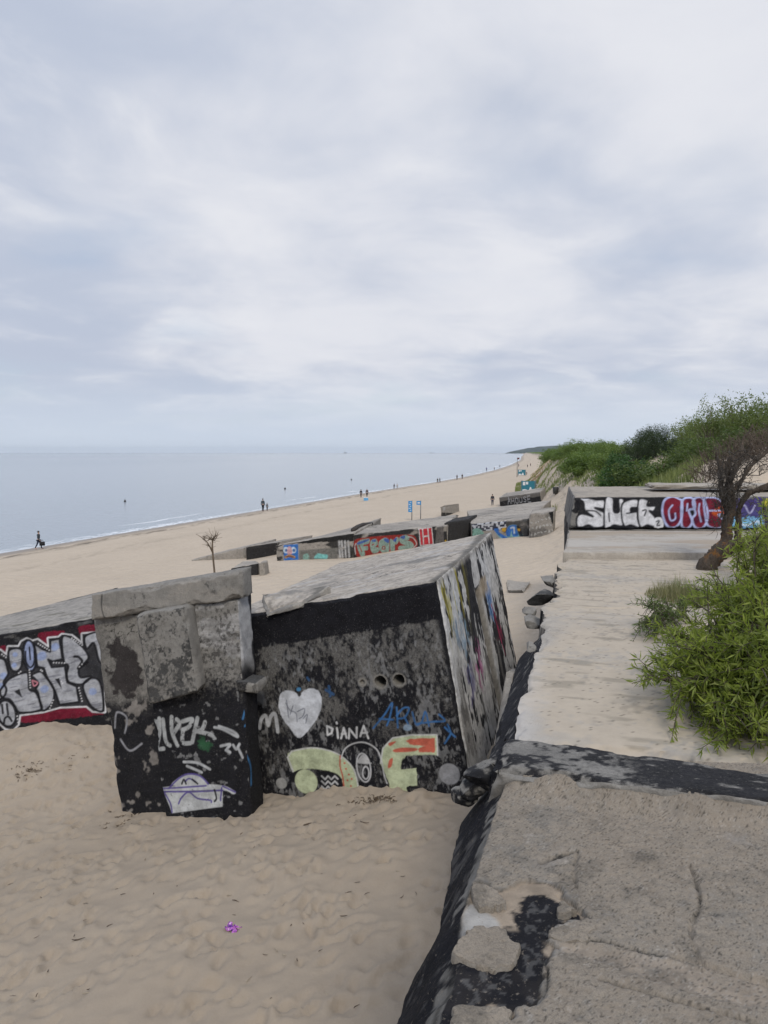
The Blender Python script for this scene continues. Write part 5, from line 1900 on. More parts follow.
def person_meshes(stride, armswing, lean=0.0):
    """a 1.75 m figure facing -Y; returns body, jacket, trousers, hair meshes"""
    s, a = stride, armswing
    hip = .93
    J = {'pel': ((0, 0, hip), (.14, .10)), 'waist': ((0, 0, 1.08), (.125, .09)), 'chest': ((0, -.01 - lean, 1.33), (.16, .105)), 'neckb': ((0, -lean, 1.46), .07), 'neck': ((0, -.01 - lean, 1.54), .052),
         'head': ((0, -.025 - lean, 1.63), (.072, .088)), 'crown': ((0, -.02 - lean, 1.71), (.06, .072))}
    E = [('pel', 'waist'), ('waist', 'chest'), ('chest', 'neckb'), ('neckb', 'neck'), ('neck', 'head'), ('head', 'crown')]
    for n, x, k in (('l', 1, 1), ('r', -1, -1)):
        J['hip' + n] = ((.09 * x, 0, .86), .085)
        J['knee' + n] = ((.095 * x, -s * .5 * k - .02, .48), .056)
        J['ank' + n] = ((.095 * x, -s * k + .05, .09 + (.05 if k < 0 and s > .1 else 0)), .038)
        J['toe' + n] = ((.105 * x, -s * k - .12, .035), (.042, .03))
        J['sho' + n] = ((.185 * x, -lean, 1.41), .058)
        J['elb' + n] = ((.24 * x, a * .5 * k + .02 - lean * .6, 1.13), .042)
        J['wri' + n] = ((.245 * x, a * k - .06 - lean * .5, .90), .03)
        J['han' + n] = ((.24 * x, a * 1.1 * k - .08 - lean * .5, .81), (.022, .034))
        E += [('pel', 'hip' + n), ('hip' + n, 'knee' + n), ('knee' + n, 'ank' + n), ('ank' + n, 'toe' + n), ('neckb', 'sho' + n), ('sho' + n, 'elb' + n), ('elb' + n, 'wri' + n), ('wri' + n, 'han' + n)]
    body = skin_mesh('body', J, E)
    big = lambda k, f: (J[k][0], tuple(np.array(J[k][1] if isinstance(J[k][1], tuple) else (J[k][1],) * 2) * f + .012))
    jk = {k: big(k, 1.12) for k in ('waist', 'chest', 'neckb', 'shol', 'elbl', 'wril', 'shor', 'elbr', 'wrir')}
    jk = dict([('waist', ((0, 0, .98), (.165, .13)))] + [(k, v) for k, v in jk.items() if k != 'waist'])
    jacket = skin_mesh('jacket', jk, [('waist', 'chest'), ('chest', 'neckb')] + [e for n in 'lr' for e in (('neckb', 'sho' + n), ('sho' + n, 'elb' + n), ('elb' + n, 'wri' + n))])
    tk = {k: big(k, 1.10) for k in ('pel', 'hipl', 'kneel', 'ankl', 'hipr', 'kneer', 'ankr')}
    trousers = skin_mesh('trousers', tk, [('pel', 'hipl'), ('pel', 'hipr'), ('hipl', 'kneel'), ('hipr', 'kneer'), ('kneel', 'ankl'), ('kneer', 'ankr')])
    V, F = ico(2)
    V = V * np.array([.095, .11, .105]) + np.array([0, -.005 - lean, 1.685])
    V[:, 2] = np.maximum(V[:, 2], 1.62 + .0 * V[:, 1] - .6 * np.clip(V[:, 1] + lean, -.03, .05))
    hair = raw_mesh('hair', V, F, None)
    for m in (body, jacket, trousers, hair):
        m.materials.clear()
        m.materials.append(None)
    return body, jacket, trousers, hair


WALK = person_meshes(.27, .16)
STAND = person_meshes(.03, .03)
STOOP = person_meshes(.10, -.10, .10)
SKIN = simple('skin', (.42, .25, .18), .6, .1)
_cm = {}


def cloth(c):
    if c not in _cm: _cm[c] = simple('cloth', c, .9, .15)
    return _cm[c]


def person(px, py, hpx, pose, jc, tc, hc, rz, label, group='people walking on the beach', pos=None, H=None):
    g = pos if pos is not None else G(px, py)
    dist = g[1]
    H = H or np.clip(hpx * dist / 710, .9, 1.9)
    root = empty('person', tuple(g), label, 'person', group, rz)
    root.scale = (H / 1.76,) * 3
    for nm, me, mt in zip(('body', 'jacket', 'trousers', 'hair'), pose, (SKIN, cloth(jc), cloth(tc), cloth(hc))):
        o = link(nm, me, root)
        o.material_slots[0].link = 'OBJECT'
        o.material_slots[0].material = mt
    return root, g


DK, NV, GY, BLK = (.02, .022, .03), (.02, .03, .06), (.14, .15, .16), (.012, .012, .014)
r, g = person(39, 549.3, 18.5, WALK, (.035, .045, .055), NV, (.05, .04, .03), 1.6, 'person in dark jacket walking along the water\'s edge with a bag, far left')
# bag held in the hand
V, F = [], []
boxmesh(V, F, (0, 0, .17), (.42, .16, .34))
bag = empty('bag', (g[0] + .42, g[1] - .25, g[2] + .36), 'dark shopping bag held by the walker at the far left', 'bag')
link('pouch', raw_mesh('pouch', np.array(V) * [[1 - .0, 1, 1]], F, cloth(BLK)), bag)
V, F = [], []
tube(V, F, [(-.1, 0, .33), (-.07, 0, .46), (.0, 0, .5), (.07, 0, .46), (.1, 0, .33)], [.018] * 5, 5)
link('handle', raw_mesh('handle', V, F, cloth(BLK)), bag)
person(263, 511.5, 13, STAND, (.05, .065, .075), DK, (.015, .012, .01), 2.8, 'adult in dark clothes standing at the water beside a small child')
person(267.2, 511, 8.2, STAND, (.12, .14, .16), (.1, .11, .13), (.08, .06, .04), 2.6, 'small child in grey standing at the water beside the adult')
person(361, 497.6, 8.2, STAND, (.02, .02, .022), (.06, .05, .05), DK, 3.0, 'person in black jacket, left of the pair near a blue box')
person(367, 497.2, 8.4, WALK, (.08, .06, .06), DK, (.2, .2, .2), 2.9, 'person in brown top, right of the pair near a blue box')
person(394, 489.3, 5.6, STOOP, BLK, DK, DK, 2.4, 'stooping person in black at the foam beside someone in white')
person(397.2, 488.6, 5.2, STAND, (.5, .5, .5), (.3, .3, .32), (.1, .08, .06), 3.2, 'person in white at the foam beside a stooping person in black')
person(437.6, 483.4, 5.4, WALK, (.03, .05, .045), DK, DK, .4, 'left walker of the dark pair at the water\'s edge above the pale cube')
person(439.8, 482.8, 5.0, WALK, (.04, .05, .05), DK, DK, .6, 'right walker of the dark pair at the water\'s edge above the pale cube')
person(457, 479.8, 5.2, STAND, (.10, .11, .12), DK, DK, 0, 'grey clad person standing in the shallows left of a black clad one')
person(462.2, 479.3, 5.4, STAND, BLK, DK, DK, .3, 'black clad person at the shallows right of a grey clad one')
person(486.5, 471.2, 3.9, STAND, (.05, .05, .20), NV, DK, 0, 'tiny distant person in violet blue by the far water line')
person(494.3, 470.2, 3.2, STAND, (.2, .2, .2), DK, DK, 0, 'tiny distant person in grey by the far water line')
person(499.8, 467.4, 2.6, STAND, DK, DK, DK, 0, 'farthest tiny dark figure by the far water line')
person(492.4, 505.6, 11.4, STAND, (.03, .032, .042), NV, (.03, .025, .02), 3.0, 'person in dark blue standing on sand left of the lettered slab')
person(518.6, 467.2, 3.4, STAND, (.05, .03, .06), DK, DK, 0, 'tiny dark figure on the sand beside the thin pole')
person(527.5, 467.6, 3.2, STAND, DK, DK, DK, 0, 'tiny dark figure, left of two on far sand under the dune')
person(530.5, 466.4, 3.2, WALK, DK, DK, DK, 0, 'tiny dark figure, right of two on far sand under the dune')
person(526.6, 475.2, 3.4, STAND, DK, (.1, .1, .1), DK, 0, 'tiny dark figure standing right of the farther teal cabin')


# blue cool box beside the pair, floats and ships
def coolbox():
    g = G(366, 500.5)
    root = empty('cool_box', tuple(g), 'light blue box on the sand beside the pair of people', 'box')
    boxes_obj('box_body', [((0, 0, .22), (.75, .45, .46))], simple('light_blue_plastic', (.12, .36, .62), .4), root)
    boxes_obj('lid', [((0, 0, .49), (.79, .49, .08))], M['whitep'], root)


coolbox()
for (px, py, r_, lb) in ((125, 502, .26, 'dark float on the water at left, far from shore'), (285, 489.3, .30, 'dark float on the water above the adult and child'), (351.4, 480.2, .30, 'dark float on the water above the pair near the blue box')):
    P0 = PZ(px, py, 0)
    root = empty('buoy', tuple(P0), lb, 'buoy')
    V, F = ico(2)
    link('float', raw_mesh('float', V * [[r_ * .8, r_ * .8, r_]] + np.array([0, 0, .1]), F, M['darkbin']), root)
    V, F = [], []
    tube(V, F, [(0, 0, r_ * .9), (0, 0, r_ * 2.2)], [.04, .03], 6)
    link('stick', raw_mesh('stick', V, F, M['darkbin']), root)


def ship(px, Y, L, H, label):
    P0 = np.array([(px - 384) / 710 * Y, Y, 0])
    root = empty('ship', tuple(P0), label, 'ship')
    mt = simple('ship_grey', (.10, .11, .13), .7)
    V = [(-L / 2, -2, 0), (L / 2, -2, 0), (L / 2 + 3, 0, H * .28), (L / 2, 2, 0), (-L / 2, 2, 0), (-L / 2, -2.4, H * .25), (L / 2, -2.4, H * .25), (L / 2, 2.4, H * .25), (-L / 2, 2.4, H * .25)]
    F = [(0, 1, 6, 5), (1, 2, 6), (1, 3, 2), (3, 7, 2), (3, 4, 8, 7), (4, 0, 5, 8), (5, 6, 7, 8), (6, 2, 7), (0, 4, 3, 1)]
    link('hull', raw_mesh('hull', V, F, mt, False), root)
    boxes_obj('superstructure', [((-L * .3, 0, H * .42), (L * .25, 3.4, H * .36)), ((-L * .28, 0, H * .68), (L * .12, 2.6, H * .18))], M['whitep'], root)
    V, F = [], []
    tube(V, F, [(-L * .26, 0, H * .6), (-L * .26, 0, H)], [.5, .3], 6)
    link('mast', raw_mesh('mast', V, F, mt), root)
    V, F = [], []
    tube(V, F, [(L * .2, 0, H * .2), (L * .2, 0, H * .85)], [.4, .25], 6)
    link('mast', raw_mesh('mast', V, F, mt), root)


ship(345.5, 7200, 26, 30, 'tiny ship on the horizon above the pair of people')
ship(432, 8200, 60, 14, 'long low ship on the horizon near the centre')


# ================================================================== DEBRIS ON THE SAND
M['twig'] = simple('driftwood', (.085, .06, .04), .9, .35, 30)
M['twig_pale'] = simple('bleached_driftwood', (.30, .25, .18), .9, .25, 30)
M['weed'] = simple('dry_seaweed', (.095, .066, .04), .95, .5, 20)


def stick(px, py, L, a, r0, mat, label, group=None):
    g = G(px, py)
    pts = []
    n = 5
    bend = random.uniform(-.5, .5)
    for i in range(n):
        t = i / (n - 1) - .5
        x = g[0] + L * t * math.cos(a + bend * t)
        y = g[1] + L * t * math.sin(a + bend * t)
        pts.append(np.array([x, y, Hz(x, y) + r0 * .6 + random.uniform(0, .006)]))
    V, F = [], []
    tube(V, F, pts, [r0 * .6, r0, r0 * .9, r0 * .8, r0 * .4], 6, rough=.15)
    o = link('stick', raw_mesh('stick', np.array(V) - pts[2], F, mat), None, pts[2])
    tag(o, label, 'stick', group)


stick(285, 876, .20, .95, .008, M['twig_pale'], 'pale straight twig on sand left of the tar edge, above centre')
stick(236, 901, .12, -.6, .006, M['twig'], 'short dark twig on sand above the purple wrapper')
stick(188, 793, .22, .1, .010, M['twig'], 'dark driftwood stick at the foot of the pier')
stick(211, 807, .30, .12, .010, M['twig'], 'dark strip of wood under the boat painting on the pier')
stick(310, 824, .20, .1, .012, M['twig'], 'dark knotty twig on sand before the pale arch letter')
stick(352, 817, .18, .7, .008, M['twig'], 'forked dark twig on sand below the oval face')
stick(364, 823, .16, -.5, .007, M['twig'], 'thin dark twig right of the forked twig')
stick(255, 866, .13, -1.0, .006, M['twig'], 'thin dark twig on open sand left of the pale straight twig')
stick(78, 940, .16, .05, .007, M['twig'], 'dark twig on the sand at lower left')
for k in range(120):
    px, py = random.uniform(5, 440), random.uniform(805, 1015)
    if px > 430 - max(0, py - 860) * .25: continue
    stick(px, py, random.uniform(.03, .09), random.uniform(0, 3.1), random.uniform(.003, .006), M['twig'] if random.random() < .75 else M['twig_pale'],
          'tiny scrap of driftwood among the crumbs strewn over near sand', 'driftwood crumbs on the near sand')


def weed_heap(px, py, rx, ry, n, label):
    g = G(px, py)
    V, F = [], []
    rs = np.random.RandomState(int(px))
    for k in range(n):
        x, y = g[0] + rs.normal(0, rx), g[1] + rs.normal(0, ry)
        z = Hz(x, y)
        a, L = rs.uniform(0, 6.28), rs.uniform(.03, .10)
        p0 = np.array([x, y, z + rs.uniform(0, .02)])
        tube(V, F, [p0, p0 + [L * .5 * math.cos(a), L * .5 * math.sin(a), .012], p0 + [L * math.cos(a + .5), L * math.sin(a + .5), rs.uniform(-.004, .01)]], [.004, .006, .003], 4)
    o = link('seaweed_heap', raw_mesh('seaweed_heap', np.array(V) - g, F, M['weed']), None, g)
    tag(o, label, 'seaweed')


weed_heap(112, 821, .14, .16, 260, 'brown heap of dry seaweed litter left of the pier foot')
weed_heap(75, 757, .12, .14, 90, 'thin brown seaweed scatter below the silver letters, nearer the pier')
weed_heap(28, 772, .15, .15, 100, 'thin brown seaweed scatter at the left edge below the silver letters')
weed_heap(375, 800, .25, .05, 90, 'line of dark litter along the foot of the bunker')


def wrapper():
    g = G(232, 931)
    n = 12
    V, F, = [], []
    rs = np.random.RandomState(2)
    for i in range(n):
        for j in range(n):
            x, y = (i / (n - 1) - .5) * .16, (j / (n - 1) - .5) * .10
            x += .02 * math.sin(j * 1.3); y += .015 * math.sin(i * 1.9)
            z = .03 + .03 * math.sin(i * 1.1 + j * .7) * rs.uniform(.3, 1) + .018 * rs.rand()
            V.append((x * math.cos(-.5) - y * math.sin(-.5), x * math.sin(-.5) + y * math.cos(-.5), max(z, .004)))
    for i in range(n - 1):
        for j in range(n - 1):
            F.append((i * n + j, (i + 1) * n + j, (i + 1) * n + j + 1, i * n + j + 1))
    t = NT('purple_foil')
    f = t.noise(t.pos(), 28, 3)
    c = t.mix(t.ramp(f, .44, .5), (.10, .012, .22), (.42, .12, .45))
    c = t.mix(t.ramp(f, .60, .64), c, (.6, .5, .65))
    t.l(c, t.b.inputs['Base Color'])
    t.b.inputs['Roughness'].default_value = .3
    me = raw_mesh('sweet_wrapper', V, F, t.m, False)
    o = link('sweet_wrapper', me, None, g)
    md = o.modifiers.new('thick', 'SOLIDIFY'); md.thickness = .002
    tag(o, 'crumpled purple wrapper lying on the near sand', 'wrapper')


wrapper()


# ================================================================== PLANTS
def leaf_mat(name, dark, light, trans=.35, rough=.55):
    t = NT(name)
    sh = t.n('ShaderNodeAttribute', attribute_name='shade').outputs['Fac']
    col = t.ramp(sh, 0, 1, dark + (1,), light + (1,))
    t.l(col, t.b.inputs['Base Color'])
    t.b.inputs['Roughness'].default_value = rough
    tr = t.n('ShaderNodeBsdfTranslucent')
    t.l(t.mix(.5, col, (light[0] * 1.3, light[1] * 1.5, light[2] * .8)), tr.inputs[0])
    mx = t.n('ShaderNodeMixShader', i_0=trans)
    t.l(t.b.outputs[0], mx.inputs[1])
    t.l(tr.outputs[0], mx.inputs[2])
    t.l(mx.outputs[0], t.out.inputs[0])
    return t.m


M['l_willow'] = leaf_mat('willow_leaf', (.045, .078, .016), (.30, .350, .065), .45)
M['l_bright'] = leaf_mat('bright_leaf', (.055, .105, .020), (.175, .240, .055))
M['l_mid'] = leaf_mat('mid_leaf', (.040, .070, .018), (.130, .175, .045))
M['l_dark'] = leaf_mat('dark_leaf', (.016, .034, .012), (.052, .080, .026), .2)
M['l_round'] = leaf_mat('deep_green_leaf', (.018, .058, .012), (.060, .130, .030), .25)
M['l_light'] = leaf_mat('light_leaf', (.070, .105, .032), (.200, .235, .080), .45)
M['l_grass'] = leaf_mat('grass_blade', (.075, .105, .030), (.230, .260, .090), .3)
M['l_drygrass'] = leaf_mat('dry_grass_blade', (.13, .125, .06), (.29, .27, .14), .3)
M['bark'] = simple('shrub_bark', (.075, .060, .045), .95, .35, 20)
M['bark_light'] = simple('pale_bark', (.16, .135, .105), .95, .35, 20)


def leaf_quads(C, size, aspect, rs, shade, dirs=None, fold=True):
    """C centres; returns V, F, shade for leaf shaped rhombs (two folded halves)"""
    n = len(C)
    if dirs is None:
        dirs = rs.normal(size=(n, 3))
        dirs[:, 2] = np.abs(dirs[:, 2]) * .6
    d = dirs / np.linalg.norm(dirs, axis=1)[:, None]
    u = rs.normal(size=(n, 3))
    s = np.cross(d, u)
    s /= np.linalg.norm(s, axis=1)[:, None] + 1e-9
    nn = np.cross(d, s)
    L = (size * rs.uniform(.45, 1.35, n))[:, None]
    W = L * aspect
    base = C
    tip = C + d * L - nn * L * .08
    mid = C + d * L * .45
    ml, mr = mid + s * W * .5 + nn * W * .12, mid - s * W * .5 + nn * W * .12
    V = np.stack([base, ml, tip, mr], 1).reshape(-1, 3)
    F = np.arange(4 * n).reshape(-1, 4)
    return V, F, np.repeat(shade, 4)


def crown_mesh(name, mat, seed, R, nclump, nleaf, leaf, spread, aspect=.5, flat=.35, lobes=5, hollow=.45):
    rs = np.random.RandomState(seed)
    # uneven outline: several offset lobes
    lc = rs.normal(size=(lobes, 3)) * np.array([.42, .42, .30])
    lr = rs.uniform(.45, .75, lobes)
    C = []
    while len(C) < nclump:
        k = rs.randint(lobes)
        v = rs.normal(size=3)
        v /= np.linalg.norm(v)
        p = lc[k] + v * lr[k] * rs.uniform(hollow, 1.05)
        if p[2] < -flat: p[2] = -flat + rs.uniform(0, .15)
        C.append(p)
    C = np.array(C)
    csh = rs.uniform(0, 1, nclump)
    P, S = [], []
    for c, h in zip(C, csh):
        k = max(3, int(nleaf * rs.uniform(.5, 1.4)))
        P.append(c * R + rs.normal(size=(k, 3)) * spread * rs.uniform(.6, 1.3))
        S.append(np.clip(.65 * h + .35 * rs.rand(k), 0, 1))
    P, S = np.concatenate(P), np.concatenate(S)
    P[:, 2] += flat * R[2]
    V, F, sh = leaf_quads(P, leaf, aspect, rs, S)
    return raw_mesh(name, V, F, mat, False, None, {'shade': sh}), C * R + [0, 0, flat * R[2]]


def stems_mesh(name, mat, tips, n, r0, seed, base=(0, 0, -.2)):
    rs = np.random.RandomState(seed)
    V, F = [], []
    for k in range(n):
        t = tips[rs.randint(len(tips))]
        b = np.array(base) + np.append(rs.normal(size=2) * r0 * 2.5, 0)
        m1 = b + (t - b) * [.25, .25, .45] + rs.normal(size=3) * .06
        m2 = b + (t - b) * [.62, .62, .8] + rs.normal(size=3) * .10
        tube(V, F, [b, m1, m2, t], [r0, r0 * .75, r0 * .45, r0 * .15], 5, rough=.1)
    return raw_mesh(name, V, F, mat)


def proto(kind, seed):
    if kind == 'bright':
        cm, tips = crown_mesh('foliage', M['l_bright'], seed, np.array([1.9, 1.9, 1.35]), 230, 34, .15, .18)
        sm = stems_mesh('stem', M['bark'], tips, 14, .05, seed)
    elif kind == 'mid':
        cm, tips = crown_mesh('foliage', M['l_mid'], seed, np.array([1.8, 1.8, 1.25]), 230, 26, .14, .17)
        sm = stems_mesh('stem', M['bark'], tips, 16, .05, seed)
    elif kind == 'dark':
        cm, tips = crown_mesh('foliage', M['l_dark'], seed, np.array([1.5, 1.5, 1.75]), 300, 60, .12, .14, .22)
        sm = stems_mesh('stem', M['bark'], tips, 16, .07, seed)
    elif kind == 'round':
        cm, tips = crown_mesh('foliage', M['l_round'], seed, np.array([1.2, 1.2, 1.15]), 260, 30, .10, .10, .55, .4, 3, .7)
        sm = stems_mesh('stem', M['bark'], tips, 8, .05, seed)
    else:                                      # open light tree
        cm, tips = crown_mesh('foliage', M['l_light'], seed, np.array([1.7, 1.7, 1.7]), 175, 26, .14, .20, .45, .1, 7, .3)
        cm.transform(Matrix.Translation((0, 0, 1.5)))
        tips = tips + [0, 0, 1.5]
        sm = stems_mesh('stem', M['bark_light'], tips, 26, .07, seed)
    top = max(v.co.z for v in cm.vertices)
    return cm, sm, top


PROTO = {k: [proto(k, 200 + 10 * i + j) for j in range(3)] for i, k in enumerate(('bright', 'mid', 'dark', 'round', 'light'))}
SHRUB_NAME = {'bright': 'green_shrub', 'mid': 'dune_shrub', 'dark': 'dark_conifer', 'round': 'round_shrub', 'light': 'light_tree'}


def proj_y(x, Y):
    d = np.array([x, Y, Hz(x, Y)]) - CAM
    return 512 - FPX * (d @ UP) / (d @ FW)


def shrub(kind, x, y, H, wide, label, cat, group=None, v=None, sink=.1, parts=True):
    cm, sm, top = PROTO[kind][v if v is not None else random.randrange(3)]
    z = Hz(x, y)
    root = empty(SHRUB_NAME[kind], (x, y, z - sink), label, cat, group, random.uniform(0, 6.28))
    s = (H + sink) / top
    root.scale = (s * wide, s * wide, s)
    link('crown', cm, root)
    if parts: link('trunk' if kind in ('light', 'dark') else 'stem', sm, root)
    return root


def shrub_px(kind, px, ytop, Y, wide, label, cat, v=None, group=None):
    x = (px - 384) / 710 * Y
    top = PY(px, ytop, Y)[2]
    return shrub(kind, x, Y, max(.6, (top - Hz(x, Y)) * 1.1), wide, label, cat, group, v)


# skyline plants that can be told apart
shrub_px('light', 706, 399, 39, .55, 'slender light tree with open crown, leftmost of the tall trees on the dune', 'tree', 0)
shrub_px('light', 738, 394, 40, .75, 'tall light leaved tree in the middle of the tall group on the dune', 'tree', 1)
shrub_px('light', 776, 388, 38, .8, 'tallest light leaved tree at the right edge of the photo', 'tree', 2)
shrub_px('light', 722, 412, 43, .7, 'lower light leaved tree between the slender and the middle tall tree', 'tree', 2)
shrub_px('mid', 745, 425, 36, 1.0, 'mid green bush below the tall trees near the right edge', 'shrub', 0)
shrub_px('mid', 716, 430, 37, 1.1, 'mid green bush below the slender light tree', 'shrub', 1)
shrub_px('dark', 641, 427, 52, .85, 'dark conifer at the left end of the dark thicket on the skyline', 'conifer', 0)
shrub_px('dark', 662, 425, 54, .9, 'dark conifer with the highest tip in the dark thicket', 'conifer', 1)
shrub_px('dark', 684, 427, 50, .9, 'dark conifer at the right of the dark thicket', 'conifer', 2)
shrub_px('dark', 628, 440, 55, .7, 'low dark conifer left below the dark thicket', 'conifer', 1)
shrub_px('mid', 690, 440, 41, 1.3, 'broad mid green bush in front of the right dark conifer', 'shrub', 2)
shrub_px('mid', 664, 452, 40, 1.3, 'broad mid green bush above the bare sand, centre of the thicket', 'shrub', 0)
shrub_px('mid', 700, 456, 36, 1.1, 'low mid green bush right above the bare sand patch', 'shrub', 1)
shrub_px('mid', 725, 447, 34, 1.0, 'low mid green bush behind the dead twigs', 'shrub', 2)
shrub_px('round', 635, 453, 43, .8, 'compact deep green round bush behind the graffiti wall', 'shrub', 0)
shrub_px('round', 622, 462, 45, .7, 'smaller deep green round bush, left of the compact round one', 'shrub', 1)
shrub_px('bright', 606, 441, 78, 1.0, 'bright green bush left of the dark conifers on the skyline', 'shrub', 0)
shrub_px('bright', 586, 444, 125, 1.2, 'bright green bush on the skyline, second left of the conifers', 'shrub', 1)
shrub_px('bright', 604, 455, 62, .9, 'bright green bush on the slope below the skyline bushes', 'shrub', 2)
shrub_px('bright', 612, 465, 48, .9, 'bright green bush low on the slope, left of the round bushes', 'shrub', 0)
shrub_px('bright', 590, 458, 92, 1.0, 'bright green bush low on the slope between the stairs and the bright slope bush', 'shrub', 1)
shrub_px('bright', 572, 446, 165, 1.2, 'bright green skyline bush above the wooden stairs', 'shrub', 2)
shrub_px('bright', 560, 448, 215, 1.3, 'small bright green skyline bush left above the stairs, nearer the headland', 'shrub', 1)
rs = np.random.RandomState(77)
n = 0
while n < 120:
    Y = 34 * math.exp(rs.uniform(0, 1) ** 1.15 * 2.6)
    w = foot(Y) + rs.uniform(4.5, 34) ** 1.0
    x = Xw(Y) + w / .9537
    px = 384 + 710 * x / Y
    pyb = proj_y(x, Y)
    if px < 600 and pyb > 466: continue
    if px > 800 or (Y < 48 and w < foot(Y) + 9) or (px < 575 and w < foot(Y) + 7): continue
    n += 1
    kd = 'bright' if px < 618 else ('mid' if rs.rand() < .75 else 'dark')
    if px > 690 and rs.rand() < .25: kd = 'light'
    h = {'bright': 1.7, 'mid': 1.7, 'dark': 2.1, 'light': 2.8}[kd] * rs.uniform(.7, 1.15)
    lb = {'bright': ('bright green shrub among many on the dune slope', 'shrub', 'bright shrubs on the dune'), 'mid': ('mid green shrub among many in the dune thicket', 'shrub', 'mid green shrubs on the dune'),
          'dark': ('small dark evergreen among others in the dune thicket', 'conifer', 'small evergreens on the dune'), 'light': ('light leaved small tree among others behind the tall ones', 'tree', 'light trees behind')}[kd]
    shrub(kd, x, Y, h, 1.1, lb[0], lb[1], lb[2])


n = 0
while n < 95:
    Y = 70 * math.exp(rs.uniform(0, 1) * 1.5)
    w = foot(Y) + rs.uniform(1.5, 10)
    x = Xw(Y) + w / .9537
    px = 384 + 710 * x / Y
    pyb = proj_y(x, Y)
    if px > 605 or (px < 563 and pyb > 461) or pyb > 483: continue
    n += 1
    shrub('bright', x, Y, rs.uniform(1.1, 2.2), 1.25, 'bright green shrub among many on the dune slope', 'shrub', 'bright shrubs on the dune')


# far scrub that reads as one mass
def far_scrub():
    rs = np.random.RandomState(9)
    P, S = [], []
    for k in range(3800):
        Y = 300 * math.exp(rs.uniform(0, 2.6))
        w = foot(Y) + rs.uniform(3, 70)
        x = Xw(Y) + w / .9537
        h = rs.uniform(.3, 2.2)
        z = Hz(x, Y)
        m = 9
        sc_ = 1 + Y / 700
        q = np.stack([x + rs.normal(0, 1.3 * sc_, m), Y + rs.normal(0, 2.5 * sc_, m), z + rs.uniform(0, h, m)], -1)
        P.append(q)
        S.append(np.clip(rs.rand() * .6 + rs.rand(m) * .4, 0, 1))
    P, S = np.concatenate(P), np.concatenate(S)
    V, F, sh = leaf_quads(P, 1.5, .7, rs, S)
    tag(link('scrub', raw_mesh('scrub', V, F, M['l_bright'], False, None, {'shade': sh})), kind='stuff')


far_scrub()


def blades(P, H, W, rs, lean=.5):
    n = len(P)
    a = rs.uniform(0, 6.28, n)
    h = H * rs.uniform(.5, 1.2, n)
    b = rs.uniform(0, lean, n) * h
    d = np.stack([np.cos(a), np.sin(a), 0 * a], -1)
    s = np.stack([-np.sin(a), np.cos(a), 0 * a], -1) * W / 2
    up = np.stack([0 * a, 0 * a, h], -1)
    m = P + up * .55 + d * b[:, None] * .3
    t = P + up * .95 + d * b[:, None]
    V = np.stack([P - s, P + s, m + s * .8, m - s * .8, t + s * .15, t - s * .15], 1).reshape(-1, 3)
    i = np.arange(n)[:, None] * 6
    F = np.concatenate([i + np.array([[0, 1, 2, 3]]), i + np.array([[3, 2, 4, 5]])])
    return V, F, np.repeat(rs.rand(n), 6)


def grass_patch(name, pts, H, W, mat, seed, label=None, kind=None, cat=None, lean=.5):
    rs = np.random.RandomState(seed)
    V, F, s = blades(np.asarray(pts), H, W, rs, lean)
    b = V.mean(0); b[2] = V[:, 2].min()
    o = link(name, raw_mesh(name, V - b, F, mat, False, None, {'shade': s}), None, b)
    return tag(o, label, cat, None, kind)


def grasses():
    rs = np.random.RandomState(4)
    P = []
    for k in range(6500):                       # marram along the dune foot behind the wall and on the slope
        px = rs.uniform(578, 700)
        Y = rs.uniform(27, 46)
        x = (px - 384) / 710 * Y + rs.normal(0, .3)
        w = off(np.array([x]), np.array([Y]))[0]
        if w < foot(Y) - 1 or w > foot(Y) + 9: continue
        if vn(np.array([[x * .5, Y * .35, 3.]]), 5)[0] < .36 + .3 * max(0, (px - 650) / 60): continue
        P.append((x, Y, Hz(x, Y) - .02))
    grass_patch('dune_grass', P, .60, .035, M['l_grass'], 11, kind='stuff')
    P = []
    for k in range(30000):                       # greyish grass on the seaward slope by the stairs
        Y = rs.uniform(55, 230)
        w = foot(Y) + rs.uniform(-1, 9)
        x = Xw(Y) + w / .9537
        if vn(np.array([[x * .3, Y * .12, 8.]]), 6)[0] < .33: continue
        P.append((x, Y, Hz(x, Y) - .03))
    grass_patch('dune_grass', P, .45, .07, M['l_grass'], 12, kind='stuff')


grasses()


# ---- tufts and herbs on the lower roof's landward side ------------------------------------------------
def tuft(px, py, rx, n, H, mat, label, W=.006, z=None, lean=.7):
    rs = np.random.RandomState(int(px * 3 + py))
    c = PZ(px, py, 6.42)
    P = []
    for k in range(n):
        a, r_ = rs.uniform(0, 6.28), rx * math.sqrt(rs.rand())
        x, y = c[0] + r_ * math.cos(a), c[1] + r_ * 1.5 * math.sin(a)
        P.append((x, y, 6.40))
    P = np.array(P)
    H = H * np.clip(1.15 - (((P[:, 0] - c[0]) / rx) ** 2 + ((P[:, 1] - c[1]) / rx / 1.5) ** 2), .15, 1.1) * rs.uniform(.5, 1.2, len(P))
    return grass_patch('grass_tuft', P, H, W, mat, int(px), label, None, 'grass', lean)


tuft(676, 597, .42, 1500, .30, M['l_drygrass'], 'fine pale dry grass tuft on sand at the shrub\'s far left', .006)
tuft(686, 596, .34, 500, .30, M['l_grass'], 'greener grass tuft beside the pale dry tuft', .006)
tuft(742, 600, .5, 700, .40, M['l_grass'], 'grass tuft below the old leaning trunk', .007)


